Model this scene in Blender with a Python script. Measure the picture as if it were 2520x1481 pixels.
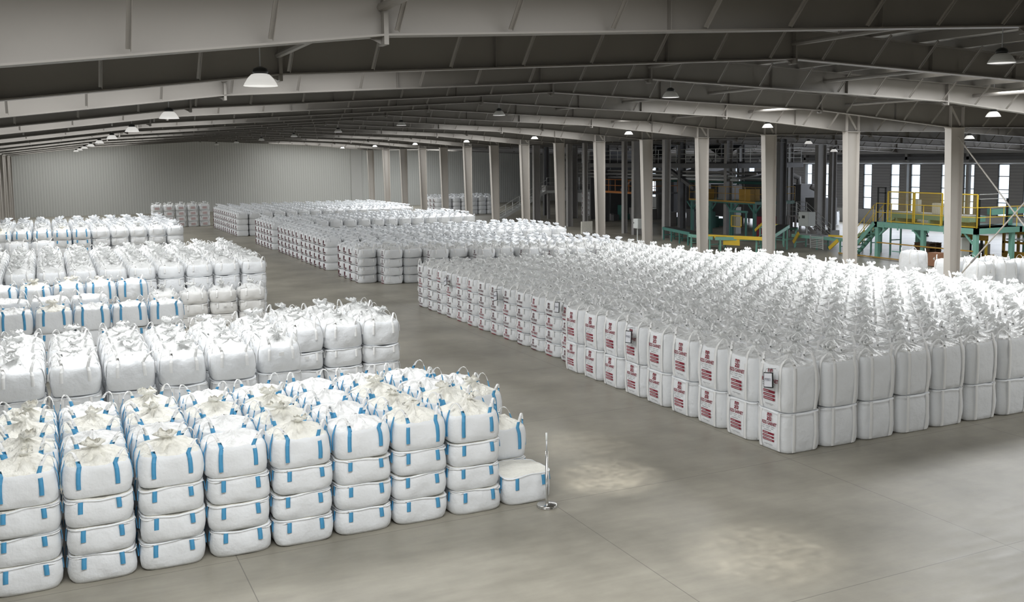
import bpy, math, random
import numpy as np
from mathutils import Vector, Matrix

for o in list(bpy.data.objects):
    bpy.data.objects.remove(o)
S = bpy.context.scene
C = S.collection
R = math.radians
PI = math.pi

# ------------------------------------------------------------------ camera
F_PX, PITCH, YAW, ROLL, CY = 2388.94, 0.09651, 0.44608, -0.010536, 619.95
cam_d = bpy.data.cameras.new('camera')
cam = bpy.data.objects.new('camera', cam_d)
C.objects.link(cam)
S.camera = cam
cam_d.sensor_fit = 'HORIZONTAL'
cam_d.sensor_width = 36.0
cam_d.lens = F_PX / 2520 * 36.0
cam_d.shift_y = -(740.5 - CY) / 2520
cam_d.clip_start, cam_d.clip_end = 0.1, 600
fw = Vector((math.sin(YAW) * math.cos(PITCH), math.cos(YAW) * math.cos(PITCH), -math.sin(PITCH)))
rt = Vector((math.cos(YAW), -math.sin(YAW), 0))
up = rt.cross(fw)
r2 = math.cos(ROLL) * rt + math.sin(ROLL) * up
u2 = -math.sin(ROLL) * rt + math.cos(ROLL) * up
cam.matrix_world = Matrix(((r2.x, u2.x, -fw.x, 0), (r2.y, u2.y, -fw.y, 0), (r2.z, u2.z, -fw.z, 6.0), (0, 0, 0, 1)))

# ------------------------------------------------------------------ exposure and sky
S.view_settings.view_transform = 'Standard'
S.view_settings.look = 'None'
S.view_settings.exposure = 0.3
S.view_settings.gamma = 1.0
S.view_settings.use_curve_mapping = False
W = bpy.data.worlds.new('sky')
S.world = W
W.use_nodes = True
W.node_tree.nodes['Background'].inputs[0].default_value = (0.82, 0.90, 1.0, 1)
W.node_tree.nodes['Background'].inputs[1].default_value = 1.9

# ------------------------------------------------------------------ daylight through the roof lights and window wall, with added fill over the machine hall
FRAME0, BAY = 29.88, 6.0
def frame_y(n): return FRAME0 + BAY * n
def roof_z(x): return 9.13 - 0.045 * abs(x - 15.87)
SKYLIGHT_BAYS = [-6, -4, -2, 0, 2, 4, 6, 8, 10, 12, 14]
SKYLIGHT_SPANS = [(-2.6, 8.2), (23.6, 34.2)]
def area(name, loc, sx, sy, power, col, rot, spread=180):
    d = bpy.data.lights.new(name, 'AREA')
    d.shape = 'RECTANGLE'; d.size = sx; d.size_y = sy; d.energy = power; d.color = col
    d.spread = R(spread)
    o = bpy.data.objects.new(name, d); C.objects.link(o)
    o.location = loc; o.rotation_euler = rot
    return o
for n in SKYLIGHT_BAYS[:-1] + [13.6]:
    for k, (xa, xb) in enumerate(SKYLIGHT_SPANS):
        xm = (xa + xb) / 2
        tilt = math.atan(-0.045) if xm < 15.87 else math.atan(0.045)
        pw = {(-6, 0): 420, (-6, 1): 300, (-4, 0): 820, (-4, 1): 850, (-2, 0): 640, (-2, 1): 1150, (0, 1): 1000, (13.6, 0): 430, (13.6, 1): 430}.get((n, k), 640 if k == 0 else 760)
        area('rooflight_and_fill', (xm, frame_y(n) + (2.4 if n == -4 else 3.3), roof_z(xm) - 0.34), xb - xa, 3.4, pw,
             (0.965, 0.985, 1.0), (0, tilt, 0), 172)
area('daylight_window_wall', (64.4, 62, 3.2), 3.8, 62, 2800, (0.86, 0.91, 1.0), (0, R(90), 0))
for n in (-2, 0, 12, 13.5):  # fill lights added to brighten machine hall and far end; no roof sheets here
    area('rooflight_and_fill', (42.0, frame_y(n) + 3.0, roof_z(42) - .34), 9.0, 3.2, 500, (0.95, 0.98, 1.0), (0, math.atan(.045), 0), 172)
# sunbeams that reach the bare floor through the roof sheets
def beam(loc, target, power, angle, blend=0.6, size=0.05):
    d = bpy.data.lights.new('sunbeam', 'SPOT'); d.use_nodes = True
    L, N = d.node_tree.links, d.node_tree.nodes
    tc = N.new('ShaderNodeTexCoord'); nz = N.new('ShaderNodeTexNoise'); nz.inputs['Scale'].default_value = 44; nz.inputs['Detail'].default_value = 3; nz.inputs['Distortion'].default_value = 1.6
    rp = N.new('ShaderNodeMapRange'); rp.inputs[1].default_value = .38; rp.inputs[2].default_value = .70; rp.inputs[3].default_value = .5; rp.inputs[4].default_value = 1.7
    L.new(tc.outputs['Normal'], nz.inputs['Vector']); L.new(nz.outputs['Fac'], rp.inputs[0]); L.new(rp.outputs[0], N['Emission'].inputs['Strength']); d.energy = power; d.spot_size = R(angle); d.spot_blend = blend
    d.color = (1.0, 0.96, 0.89); d.shadow_soft_size = size
    o = bpy.data.objects.new('sunbeam', d); C.objects.link(o)
    o.location = loc
    o.rotation_euler = (Vector(target) - Vector(loc)).to_track_quat('-Z', 'Y').to_euler()
beam((6.6, 13.0, 8.3), (9.25, 15.3, 0), 2300, 15, 1.0)
beam((7.6, 16.5, 8.3), (9.9, 17.2, 0), 700, 17, 1.0)
beam((7.2, 10.0, 8.3), (9.5, 11.2, 0), 1300, 19, 1.0)

# ------------------------------------------------------------------ materials
def new_mat(name):
    m = bpy.data.materials.new(name); m.use_nodes = True
    nt = m.node_tree
    return m, nt, nt.nodes['Principled BSDF']
def mat(name, col, rough=0.6, metal=0.0, vary=0.0, vscale=3.0, bump=0.0, bscale=20.0, bdist=0.02, spec=0.5):
    m, nt, b = new_mat(name)
    b.inputs['Base Color'].default_value = (*col, 1)
    b.inputs['Roughness'].default_value = rough
    b.inputs['Metallic'].default_value = metal
    b.inputs['Specular IOR Level'].default_value = spec
    tc = nt.nodes.new('ShaderNodeTexCoord')
    if vary > 0:
        n = nt.nodes.new('ShaderNodeTexNoise'); n.inputs['Scale'].default_value = vscale; n.inputs['Detail'].default_value = 4
        nt.links.new(tc.outputs['Object'], n.inputs['Vector'])
        mx = nt.nodes.new('ShaderNodeMix'); mx.data_type = 'RGBA'
        mx.inputs[6].default_value = (*[c * (1 - vary) for c in col], 1)
        mx.inputs[7].default_value = (*[min(1, c * (1 + vary)) for c in col], 1)
        nt.links.new(n.outputs['Fac'], mx.inputs[0]); nt.links.new(mx.outputs[2], b.inputs['Base Color'])
    if bump > 0:
        n = nt.nodes.new('ShaderNodeTexNoise'); n.inputs['Scale'].default_value = bscale; n.inputs['Detail'].default_value = 3
        oi = nt.nodes.new('ShaderNodeObjectInfo')
        n.noise_dimensions = '4D'
        ml = nt.nodes.new('ShaderNodeMath'); ml.operation = 'MULTIPLY'; ml.inputs[1].default_value = 40
        nt.links.new(oi.outputs['Random'], ml.inputs[0]); nt.links.new(ml.outputs[0], n.inputs['W'])
        nt.links.new(tc.outputs['Object'], n.inputs['Vector'])
        bp = nt.nodes.new('ShaderNodeBump'); bp.inputs['Strength'].default_value = bump; bp.inputs['Distance'].default_value = bdist
        nt.links.new(n.outputs['Fac'], bp.inputs['Height']); nt.links.new(bp.outputs[0], b.inputs['Normal'])
    return m
M = {}
M['fabric'] = mat('woven_white', (0.80, 0.815, 0.83), 0.62, vary=0.03, vscale=2.0, bump=0.55, bscale=6, bdist=0.045)
M['slack'] = mat('slack_white_cloth', (0.82, 0.82, 0.81), 0.55, vary=0.03, vscale=4.0, bump=0.9, bscale=8, bdist=0.07)
M['fabric_grey'] = mat('woven_white_dull', (0.74, 0.735, 0.72), 0.62, vary=0.05, vscale=2.0, bump=0.35, bscale=7, bdist=0.03)
M['cream'] = mat('cream_liner', (0.88, 0.86, 0.785), 0.6, vary=0.05, vscale=4, bump=0.9, bscale=9, bdist=0.07)
def translucent(m, f):
    nt = m.node_tree; b = nt.nodes['Principled BSDF']; t = nt.nodes.new('ShaderNodeBsdfTranslucent'); t.inputs[0].default_value = (.9, .91, .9, 1)
    mx = nt.nodes.new('ShaderNodeMixShader'); mx.inputs[0].default_value = f
    nt.links.new(b.outputs[0], mx.inputs[1]); nt.links.new(t.outputs[0], mx.inputs[2]); nt.links.new(mx.outputs[0], nt.nodes['Material Output'].inputs[0])
    return m
M['plastic'] = mat('film_liner', (0.86, 0.865, 0.855), 0.28, vary=0.04, vscale=5, bump=0.9, bscale=11, bdist=0.06)
translucent(M['plastic'], .15); translucent(M['cream'], .08)
M['webbing'] = mat('white_webbing', (0.85, 0.85, 0.84), 0.55, bump=0.3, bscale=60, bdist=0.004)
M['blue'] = mat('blue_webbing', (0.075, 0.32, 0.56), 0.6, vary=0.12, vscale=12, bump=0.3, bscale=60, bdist=0.004)
M['navy'] = mat('dark_webbing', (0.06, 0.07, 0.11), 0.6)
M['red'] = mat('red_ink', (0.24, 0.014, 0.034), 0.6)
M['darkred'] = mat('dark_ink', (0.10, 0.018, 0.028), 0.6)
M['grey_ink'] = mat('grey_ink', (0.42, 0.42, 0.43), 0.6)
M['pale_ink'] = mat('pale_ink', (0.80, 0.66, 0.67), 0.6)
M['pink_line'] = mat('pink_line_ink', (0.50, 0.27, 0.28), 0.6)
M['pink'] = mat('pink_ink', (0.68, 0.56, 0.56), 0.6)
M['steel'] = mat('painted_steel', (0.20, 0.186, 0.168), 0.55, vary=0.06, vscale=0.8)
M['steel_col'] = mat('painted_column', (0.46, 0.43, 0.395), 0.5, vary=0.05, vscale=0.7)
M['dark_steel'] = mat('dark_steel', (0.13, 0.13, 0.135), 0.5, vary=0.15, vscale=2)
M['mid_steel'] = mat('grey_steel', (0.32, 0.31, 0.305), 0.5, vary=0.1, vscale=2)
M['galv'] = mat('galvanised', (0.50, 0.51, 0.52), 0.35, metal=0.6, vary=0.08)
M['chrome'] = mat('chrome', (0.62, 0.61, 0.59), 0.18, metal=1.0)
M['rail_grey'] = mat('rail_grey', (0.55, 0.56, 0.55), 0.4, metal=0.3)
M['green'] = mat('machine_green', (0.20, 0.43, 0.35), 0.42, vary=0.08, vscale=3)
M['dgreen'] = mat('deep_green', (0.06, 0.20, 0.17), 0.45, vary=0.1, vscale=3)
M['yellow'] = mat('safety_yellow', (0.72, 0.50, 0.05), 0.42, vary=0.06, vscale=4)
M['orange'] = mat('safety_orange', (0.58, 0.20, 0.04), 0.45)
M['ochre'] = mat('ochre_yellow', (0.45, 0.26, 0.04), 0.5)
M['rubber'] = mat('black_rubber', (0.03, 0.03, 0.03), 0.6)
M['cab'] = mat('cabinet_grey', (0.56, 0.58, 0.57), 0.4)
M['cab_white'] = mat('cabinet_white', (0.74, 0.76, 0.74), 0.4)
M['black'] = mat('black_plastic', (0.012, 0.014, 0.014), 0.4)
M['paper'] = mat('white_card', (0.72, 0.73, 0.77), 0.5)
M['ink'] = mat('marker_ink', (0.13, 0.13, 0.17), 0.6)
M['board'] = mat('cardboard', (0.30, 0.15, 0.085), 0.7, vary=0.1)
M['wood'] = mat('pallet_wood', (0.20, 0.12, 0.07), 0.8, vary=0.2, vscale=6)
M['cloth'] = mat('dark_clothes', (0.02, 0.024, 0.04), 0.8)
M['skin'] = mat('skin', (0.42, 0.25, 0.18), 0.55)
M['shade'] = mat('lamp_shade', (0.72, 0.72, 0.70), 0.32)
M['plaster'] = mat('white_masonry', (0.72, 0.72, 0.71), 0.7, vary=0.04)
M['concrete'] = mat('plinth_concrete', (0.33, 0.33, 0.32), 0.8, vary=0.1)

def lamp_glow():
    m, nt, b = new_mat('lamp_bowl_lit')
    b.inputs['Base Color'].default_value = (0.85, 0.85, 0.83, 1)
    b.inputs['Emission Color'].default_value = (1, 0.98, 0.94, 1)
    b.inputs['Emission Strength'].default_value = 0.42
    return m
M['glow'] = lamp_glow()

def floor_mat():
    m, nt, b = new_mat('power_floated_concrete')
    L, N = nt.links, nt.nodes
    tc = N.new('ShaderNodeTexCoord')
    n1 = N.new('ShaderNodeTexNoise'); n1.inputs['Scale'].default_value = 0.42; n1.inputs['Detail'].default_value = 6; n1.inputs['Roughness'].default_value = 0.6
    n2 = N.new('ShaderNodeTexNoise'); n2.inputs['Scale'].default_value = 3.5; n2.inputs['Detail'].default_value = 6
    mp = N.new('ShaderNodeMapping'); mp.inputs['Scale'].default_value = (0.35, 1.6, 1); mp.inputs['Rotation'].default_value = (0, 0, 0.35)
    L.new(tc.outputs['Object'], mp.inputs['Vector'])
    L.new(tc.outputs['Object'], n1.inputs['Vector']); L.new(mp.outputs[0], n2.inputs['Vector'])
    r1 = N.new('ShaderNodeValToRGB')
    r1.color_ramp.elements[0].position = 0.32; r1.color_ramp.elements[0].color = (0.220, 0.205, 0.170, 1)
    r1.color_ramp.elements[1].position = 0.70; r1.color_ramp.elements[1].color = (0.36, 0.337, 0.283, 1)
    L.new(n1.outputs['Fac'], r1.inputs[0])
    mx = N.new('ShaderNodeMix'); mx.data_type = 'RGBA'; mx.blend_type = 'MULTIPLY'; mx.inputs[0].default_value = 0.5
    r2_ = N.new('ShaderNodeValToRGB')
    r2_.color_ramp.elements[0].position = 0.3; r2_.color_ramp.elements[0].color = (0.78, 0.77, 0.75, 1)
    r2_.color_ramp.elements[1].position = 0.7; r2_.color_ramp.elements[1].color = (1.12, 1.12, 1.10, 1)
    L.new(n2.outputs['Fac'], r2_.inputs[0]); L.new(r1.outputs[0], mx.inputs[6]); L.new(r2_.outputs[0], mx.inputs[7])
    # sawn joints
    sp = N.new('ShaderNodeSeparateXYZ'); L.new(tc.outputs['Object'], sp.inputs[0])
    def line(sock, off, period):
        a = N.new('ShaderNodeMath'); a.operation = 'SUBTRACT'; a.inputs[1].default_value = off; L.new(sock, a.inputs[0])
        p = N.new('ShaderNodeMath'); p.operation = 'PINGPONG'; p.inputs[1].default_value = period / 2; L.new(a.outputs[0], p.inputs[0])
        c = N.new('ShaderNodeMath'); c.operation = 'LESS_THAN'; c.inputs[1].default_value = 0.007; L.new(p.outputs[0], c.inputs[0])
        return c.outputs[0]
    la = line(sp.outputs['X'], 7.68 - 5.35 * 4, 5.35); lb = line(sp.outputs['Y'], 14.58 - 4.84 * 6, 4.84)
    mm = N.new('ShaderNodeMath'); mm.operation = 'MAXIMUM'; L.new(la, mm.inputs[0]); L.new(lb, mm.inputs[1])
    ms = N.new('ShaderNodeMath'); ms.operation = 'MULTIPLY'; ms.inputs[1].default_value = 0.6; L.new(mm.outputs[0], ms.inputs[0])
    mj = N.new('ShaderNodeMix'); mj.data_type = 'RGBA'; mj.inputs[7].default_value = (0.07, 0.068, 0.06, 1)
    L.new(ms.outputs[0], mj.inputs[0]); L.new(mx.outputs[2], mj.inputs[6]); L.new(mj.outputs[2], b.inputs['Base Color'])
    rr = N.new('ShaderNodeMapRange'); rr.inputs[3].default_value = 0.30; rr.inputs[4].default_value = 0.50
    L.new(n2.outputs['Fac'], rr.inputs[0]); L.new(rr.outputs[0], b.inputs['Roughness'])
    b.inputs['Specular IOR Level'].default_value = 0.35
    return m
M['floor'] = floor_mat()
def ribbed(name, col, axis, scale, depth, rough=0.5):
    m, nt, b = new_mat(name); L, N = nt.links, nt.nodes
    tc = N.new('ShaderNodeTexCoord')
    w = N.new('ShaderNodeTexWave'); w.bands_direction = axis; w.inputs['Scale'].default_value = scale
    L.new(tc.outputs['Object'], w.inputs['Vector'])
    mx = N.new('ShaderNodeMix'); mx.data_type = 'RGBA'
    mx.inputs[6].default_value = (*[c * 0.86 for c in col], 1); mx.inputs[7].default_value = (*col, 1)
    L.new(w.outputs['Fac'], mx.inputs[0]); L.new(mx.outputs[2], b.inputs['Base Color'])
    bp = N.new('ShaderNodeBump'); bp.inputs['Strength'].default_value = 0.5; bp.inputs['Distance'].default_value = depth
    L.new(w.outputs['Fac'], bp.inputs['Height']); L.new(bp.outputs[0], b.inputs['Normal'])
    b.inputs['Roughness'].default_value = rough
    return m
M['sheet_wall'] = ribbed('ribbed_sheet_wall', (0.52, 0.525, 0.50), 'X', 1.1, 0.03)
M['sheet_side'] = ribbed('ribbed_sheet_side', (0.50, 0.50, 0.48), 'Y', 1.1, 0.03)
M['louvre'] = ribbed('dark_louvre_wall', (0.36, 0.355, 0.36), 'Z', 1.3, 0.04)
M['roof'] = ribbed('ribbed_roof_sheet', (0.34, 0.325, 0.30), 'Y', 0.9, 0.02)
def glass():
    m, nt, b = new_mat('window_glass'); L, N = nt.links, nt.nodes
    t = N.new('ShaderNodeBsdfTransparent'); t.inputs[0].default_value = (0.93, 0.96, 0.97, 1)
    g = N.new('ShaderNodeBsdfGlossy'); g.inputs['Roughness'].default_value = 0.05
    mx = N.new('ShaderNodeMixShader'); mx.inputs[0].default_value = 0.06
    L.new(t.outputs[0], mx.inputs[1]); L.new(g.outputs[0], mx.inputs[2]); L.new(mx.outputs[0], N['Material Output'].inputs[0])
    return m
M['glass'] = glass()
def skylight():
    m, nt, b = new_mat('translucent_roof_sheet')
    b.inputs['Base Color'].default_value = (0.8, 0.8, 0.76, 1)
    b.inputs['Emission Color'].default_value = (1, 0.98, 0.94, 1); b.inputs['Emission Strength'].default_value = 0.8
    return m
M['skylight'] = skylight()
def mesh_panel(name, col):
    m, nt, b = new_mat(name); L, N = nt.links, nt.nodes
    tc = N.new('ShaderNodeTexCoord'); sp = N.new('ShaderNodeSeparateXYZ'); L.new(tc.outputs['Object'], sp.inputs[0])
    outs = []
    for ax in 'YZ':
        p = N.new('ShaderNodeMath'); p.operation = 'PINGPONG'; p.inputs[1].default_value = 0.03; L.new(sp.outputs[ax], p.inputs[0])
        c = N.new('ShaderNodeMath'); c.operation = 'LESS_THAN'; c.inputs[1].default_value = 0.0028; L.new(p.outputs[0], c.inputs[0]); outs.append(c)
    mm = N.new('ShaderNodeMath'); mm.operation = 'MAXIMUM'; L.new(outs[0].outputs[0], mm.inputs[0]); L.new(outs[1].outputs[0], mm.inputs[1])
    b.inputs['Base Color'].default_value = (*col, 1)
    t = N.new('ShaderNodeBsdfTransparent'); mx = N.new('ShaderNodeMixShader')
    L.new(mm.outputs[0], mx.inputs[0]); L.new(t.outputs[0], mx.inputs[1]); L.new(b.outputs[0], mx.inputs[2])
    L.new(mx.outputs[0], N['Material Output'].inputs[0])
    return m
M['guard_mesh'] = mesh_panel('yellow_guard_mesh', (0.55, 0.40, 0.06))

# ------------------------------------------------------------------ mesh helpers
class MB:
    def __init__(s): s.v, s.f, s.m, s.mats = [], [], [], []
    def mi(s, m):
        if m not in s.mats: s.mats.append(m)
        return s.mats.index(m)
    def add(s, vs, fs, m):
        b = len(s.v); i = s.mi(m)
        s.v += [tuple(map(float, v)) for v in vs]; s.f += [tuple(b + k for k in f) for f in fs]; s.m += [i] * len(fs)
        return s
    def box(s, x0, x1, y0, y1, z0, z1, m):
        vs = [(x0, y0, z0), (x1, y0, z0), (x1, y1, z0), (x0, y1, z0), (x0, y0, z1), (x1, y0, z1), (x1, y1, z1), (x0, y1, z1)]
        return s.add(vs, [(0, 3, 2, 1), (4, 5, 6, 7), (0, 1, 5, 4), (1, 2, 6, 5), (2, 3, 7, 6), (3, 0, 4, 7)], m)
    def bar(s, a, b, w, h, m, upv=(0, 0, 1)):
        a, b = Vector(a), Vector(b); d = (b - a).normalized(); u = Vector(upv)
        if abs(d.dot(u)) > 0.99: u = Vector((1, 0, 0))
        r = d.cross(u).normalized() * (w / 2); u = r.cross(d).normalized() * (h / 2)
        vs = [a - r - u, a + r - u, a + r + u, a - r + u, b - r - u, b + r - u, b + r + u, b - r + u]
        return s.add(vs, [(0, 1, 2, 3), (7, 6, 5, 4), (0, 4, 5, 1), (1, 5, 6, 2), (2, 6, 7, 3), (3, 7, 4, 0)], m)
    def tube(s, pts, r, m, n=8, caps=True):
        pts = [Vector(p) for p in pts]; rings = []
        for i, p in enumerate(pts):
            d = (pts[min(i + 1, len(pts) - 1)] - pts[max(i - 1, 0)]).normalized()
            u = Vector((0, 0, 1)) if abs(d.z) < 0.95 else Vector((1, 0, 0))
            a = d.cross(u).normalized(); b = a.cross(d).normalized()
            rings.append([p + (a * math.cos(t) + b * math.sin(t)) * r for t in [2 * PI * k / n for k in range(n)]])
        vs = [v for q in rings for v in q]; fs = []
        for i in range(len(pts) - 1):
            for k in range(n): fs.append((i * n + k, i * n + (k + 1) % n, (i + 1) * n + (k + 1) % n, (i + 1) * n + k))
        if caps: fs += [tuple(range(n))[::-1], tuple((len(pts) - 1) * n + k for k in range(n))]
        return s.add(vs, fs, m)
    def lathe(s, prof, cx, cy, m, n=24, z0=0):
        vs = []; fs = []
        for r, z in prof: vs += [(cx + r * math.cos(2 * PI * k / n), cy + r * math.sin(2 * PI * k / n), z0 + z) for k in range(n)]
        for i in range(len(prof) - 1):
            for k in range(n): fs.append((i * n + k, i * n + (k + 1) % n, (i + 1) * n + (k + 1) % n, (i + 1) * n + k))
        return s.add(vs, fs, m)
    def mesh(s, name, smooth=False):
        me = bpy.data.meshes.new(name); me.from_pydata(s.v, [], s.f)
        for m in s.mats: me.materials.append(M[m])
        me.polygons.foreach_set('material_index', s.m)
        if smooth: me.polygons.foreach_set('use_smooth', [True] * len(s.f))
        me.update(); return me
def link(name, me, parent=None, loc=(0, 0, 0), rz=0.0):
    o = bpy.data.objects.new(name, me); C.objects.link(o)
    o.location = loc; o.rotation_euler = (0, 0, rz)
    if parent: o.parent = parent
    return o
def tag(o, label=None, cat=None, group=None, kind=None):
    if label: o['label'] = label
    if cat: o['category'] = cat
    if group: o['group'] = group
    if kind: o['kind'] = kind
    return o
def struct(name, mb, parent=None, label=None, smooth=False, loc=(0, 0, 0)):
    o = link(name, mb.mesh(name, smooth), parent, loc)
    if not parent: o['kind'] = 'structure'
    if label: o['label'] = label
    return o
def empty(name, loc, label, cat, group=None, rz=0):
    o = bpy.data.objects.new(name, None); C.objects.link(o); o.location = loc; o.rotation_euler = (0, 0, rz)
    return tag(o, label, cat, group)
ORD = 'first second third fourth fifth sixth seventh eighth ninth tenth eleventh twelfth thirteenth fourteenth fifteenth sixteenth seventeenth eighteenth'.split()

# ------------------------------------------------------------------ the shell
XL, XR, YB, YF = -3.8, 65.0, -8.0, 120.0
SKYLIGHT_BAYS = [b for b in SKYLIGHT_BAYS if b < 14] + [13.6]
struct('floor', MB().add([(XL, YB, 0), (XR, YB, 0), (XR, YF, 0), (XL, YF, 0)], [(0, 1, 2, 3)], 'floor'))
mb = MB()
for xa, xb in ((XL - .2, 15.87), (15.87, XR + .2)):
    za, zb = roof_z(xa) + .03, roof_z(xb) + .03
    mb.add([(xa, YB, za), (xb, YB, zb), (xb, YF, zb), (xa, YF, za), (xa, YB, za + .1), (xb, YB, zb + .1), (xb, YF, zb + .1), (xa, YF, za + .1)],
           [(0, 3, 2, 1), (4, 5, 6, 7), (0, 1, 5, 4), (1, 2, 6, 5), (2, 3, 7, 6), (3, 0, 4, 7)], 'roof')
struct('ceiling', mb)
struct('wall_left', MB().box(XL - .2, XL, YB, YF, 0, roof_z(XL) + .05, 'sheet_side'))
struct('wall_far', MB().add([(XL, YF, 0), (XR, YF, 0), (XR, YF, roof_z(XR)), (15.87, YF, 9.13), (XL, YF, roof_z(XL)),
                             (XL, YF + .2, 0), (XR, YF + .2, 0), (XR, YF + .2, roof_z(XR)), (15.87, YF + .2, 9.13), (XL, YF + .2, roof_z(XL))],
                            [(0, 1, 2, 3, 4), (9, 8, 7, 6, 5), (0, 5, 6, 1), (1, 6, 7, 2), (2, 7, 8, 3), (3, 8, 9, 4), (4, 9, 5, 0)], 'sheet_wall'))
struct('wall_near', MB().box(XL, XR, YB - .2, YB, 0, 9.1, 'sheet_wall'))
struct('trim_1', MB().box(34.9, 36.3, YF - .12, YF, 0, 7.9, 'sheet_side'), label='pale vertical sheet strip on the far wall')
# window wall
WINS = []
for base in [43.0 + 5.2 * k for k in range(11)]:
    WINS += [(base - 0.5, base + 0.5), (base + 1.65, base + 2.65)]
WINS = sorted(w for w in WINS if 40 < w[0] < 100)
WINS = [(a - .3, b - .3) for a, b in WINS]
struct('wall_right_base', MB().box(XR, XR + .25, YB, YF, 0, 1.2, 'plaster'), label='low white masonry base of the window wall')
mb = MB(); y = YB
for a, b in WINS:
    mb.box(XR, XR + .2, y, a, 1.2, 5.15, 'louvre'); y = b
mb.box(XR, XR + .2, y, YF, 1.2, 5.15, 'louvre'); mb.box(XR, XR + .2, YB, YF, 5.15, roof_z(XR) + .1, 'louvre')
struct('wall_right', mb)
for i, (a, b) in enumerate(WINS):
    mb = MB()
    for zz in (1.2, 2.2, 3.2, 4.2, 5.10): mb.box(XR + .02, XR + .1, a, b, zz, zz + .06, 'dark_steel')
    for yy in (a, b - .06): mb.box(XR + .02, XR + .1, yy, yy + .06, 1.2, 5.16, 'dark_steel')
    w = struct('window_%d' % (i + 1), mb)
    g = MB().box(XR + .05, XR + .06, a + .05, b - .05, 1.24, 5.12, 'glass'); link('pane', g.mesh('pane'), w)
mb = MB().box(XR - .35, XR - .02, YB, YF, 5.5, 5.75, 'dark_steel').box(XR - .5, XR - .05, YB, YF, 6.0, 6.5, 'mid_steel')
mb.tube([(XR - .6, YB, 5.25), (XR - .6, YF, 5.25)], .07, 'galv')
struct('trim_2', mb, label='dark eaves beam and pipe along the window wall')
mb = MB()
for k in range(13):
    yy = 41 + 6 * k; mb.box(XR - .35, XR - .02, yy - .12, yy + .12, 0, 6.4, 'mid_steel')
struct('trim_3', mb, label='grey wall posts standing along the window wall')
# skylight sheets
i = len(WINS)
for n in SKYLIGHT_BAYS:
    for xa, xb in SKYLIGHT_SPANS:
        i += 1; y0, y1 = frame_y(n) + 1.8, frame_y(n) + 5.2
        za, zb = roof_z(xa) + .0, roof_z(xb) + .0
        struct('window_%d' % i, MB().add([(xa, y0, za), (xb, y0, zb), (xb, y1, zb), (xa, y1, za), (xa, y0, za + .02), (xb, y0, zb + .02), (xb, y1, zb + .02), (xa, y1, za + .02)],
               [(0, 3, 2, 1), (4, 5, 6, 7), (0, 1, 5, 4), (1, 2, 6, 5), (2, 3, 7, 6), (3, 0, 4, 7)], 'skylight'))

# steel frames: rafters with fly braces, columns
BOT = [(-3.1, 6.72), (3.92, 7.545), (15.87, 8.23), (27.95, 7.765), (35.2, 7.12), (36.1, 7.12), (42.0, 7.12), (64.6, 6.15)]
def zbot(x):
    for (xa, za), (xb, zb) in zip(BOT, BOT[1:]):
        if xa <= x <= xb: return za + (zb - za) * (x - xa) / (xb - xa)
    return 6.7
xs = sorted([b[0] for b in BOT])
mb = MB()
for (xa, za), (xb, zb) in zip(BOT, BOT[1:]):
    t0, t1 = roof_z(xa) - .22, roof_z(xb) - .22
    if xa < 15.87 < xb: pass
    mb.add([(xa, -.008, za), (xb, -.008, zb), (xb, -.008, t1), (xa, -.008, t0), (xa, .008, za), (xb, .008, zb), (xb, .008, t1), (xa, .008, t0)],
           [(0, 1, 2, 3), (7, 6, 5, 4), (0, 4, 5, 1), (3, 2, 6, 7)], 'steel')
    mb.bar((xa, 0, za), (xb, 0, zb), .26, .025, 'steel'); mb.bar((xa, 0, t0), (xb, 0, t1), .26, .025, 'steel')
for xx in (8.2, 12.3, 20.3, 23.4, 32.0, 46, 52, 58):
    mb.box(xx - .006, xx + .006, -.11, .11, zbot(xx), roof_z(xx) - .22, 'steel')
RAFTER = mb.mesh('rafter')
mb = MB()
for xx in (3.92, 15.87, 27.95, 43.0):
    mb.box(xx - .03, xx + .03, -.13, .13, zbot(xx) - .12, roof_z(xx) - .22, 'steel')
    mb.add([(xx - .25, 0, zbot(xx)), (xx, 0, zbot(xx)), (xx, 0, zbot(xx) - .12), (xx - .25, .01, zbot(xx)), (xx, .01, zbot(xx)), (xx, .01, zbot(xx) - .12)],
           [(0, 1, 2), (5, 4, 3), (0, 2, 5, 3)], 'steel')
SPLICE = mb.mesh('splice_plate')
PURLIN_X = [0.9 + 1.575 * k for k in range(-2, 41)]
BRACE = MB().bar((0, -.10, .03), (0, -.58, .50), .055, .012, 'steel', (0, 1, 1)).bar((.024, -.10, .03), (.024, -.58, .50), .008, .05, 'steel', (0, 1, 1)).mesh('fly_brace')
for n in range(-6, 15):
    o = link('steel_rafter', RAFTER, None, (0, frame_y(n), 0)); o['kind'] = 'structure'
    link('splice_plate', SPLICE, o)
    if n < -3: continue
    for x in PURLIN_X:
        if -3 < x < (64 if n < 9 else 35) and abs(x - 35.6) > .9:
            hgt = roof_z(x) - .22 - zbot(x)
            b = link('fly_brace', BRACE, o, (x, 0, zbot(x))); b.scale = (1, hgt / .55, hgt / .50)
mb = MB()
for x in PURLIN_X: mb.box(x - .03, x + .03, YB, YF, roof_z(x) - .2, roof_z(x) + .02, 'steel')
struct('roof_purlins', mb, label='steel purlins running the length of the roof')
for xx in (3.9, 15.87, 22.5, 29.3):
    mb = MB().tube([(xx, YB, zbot(xx) + .35), (xx, YF, zbot(xx) + .35)], .06, 'steel')
    struct('tie_tube', mb, label='long round steel tie tube between the rafters')
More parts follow.
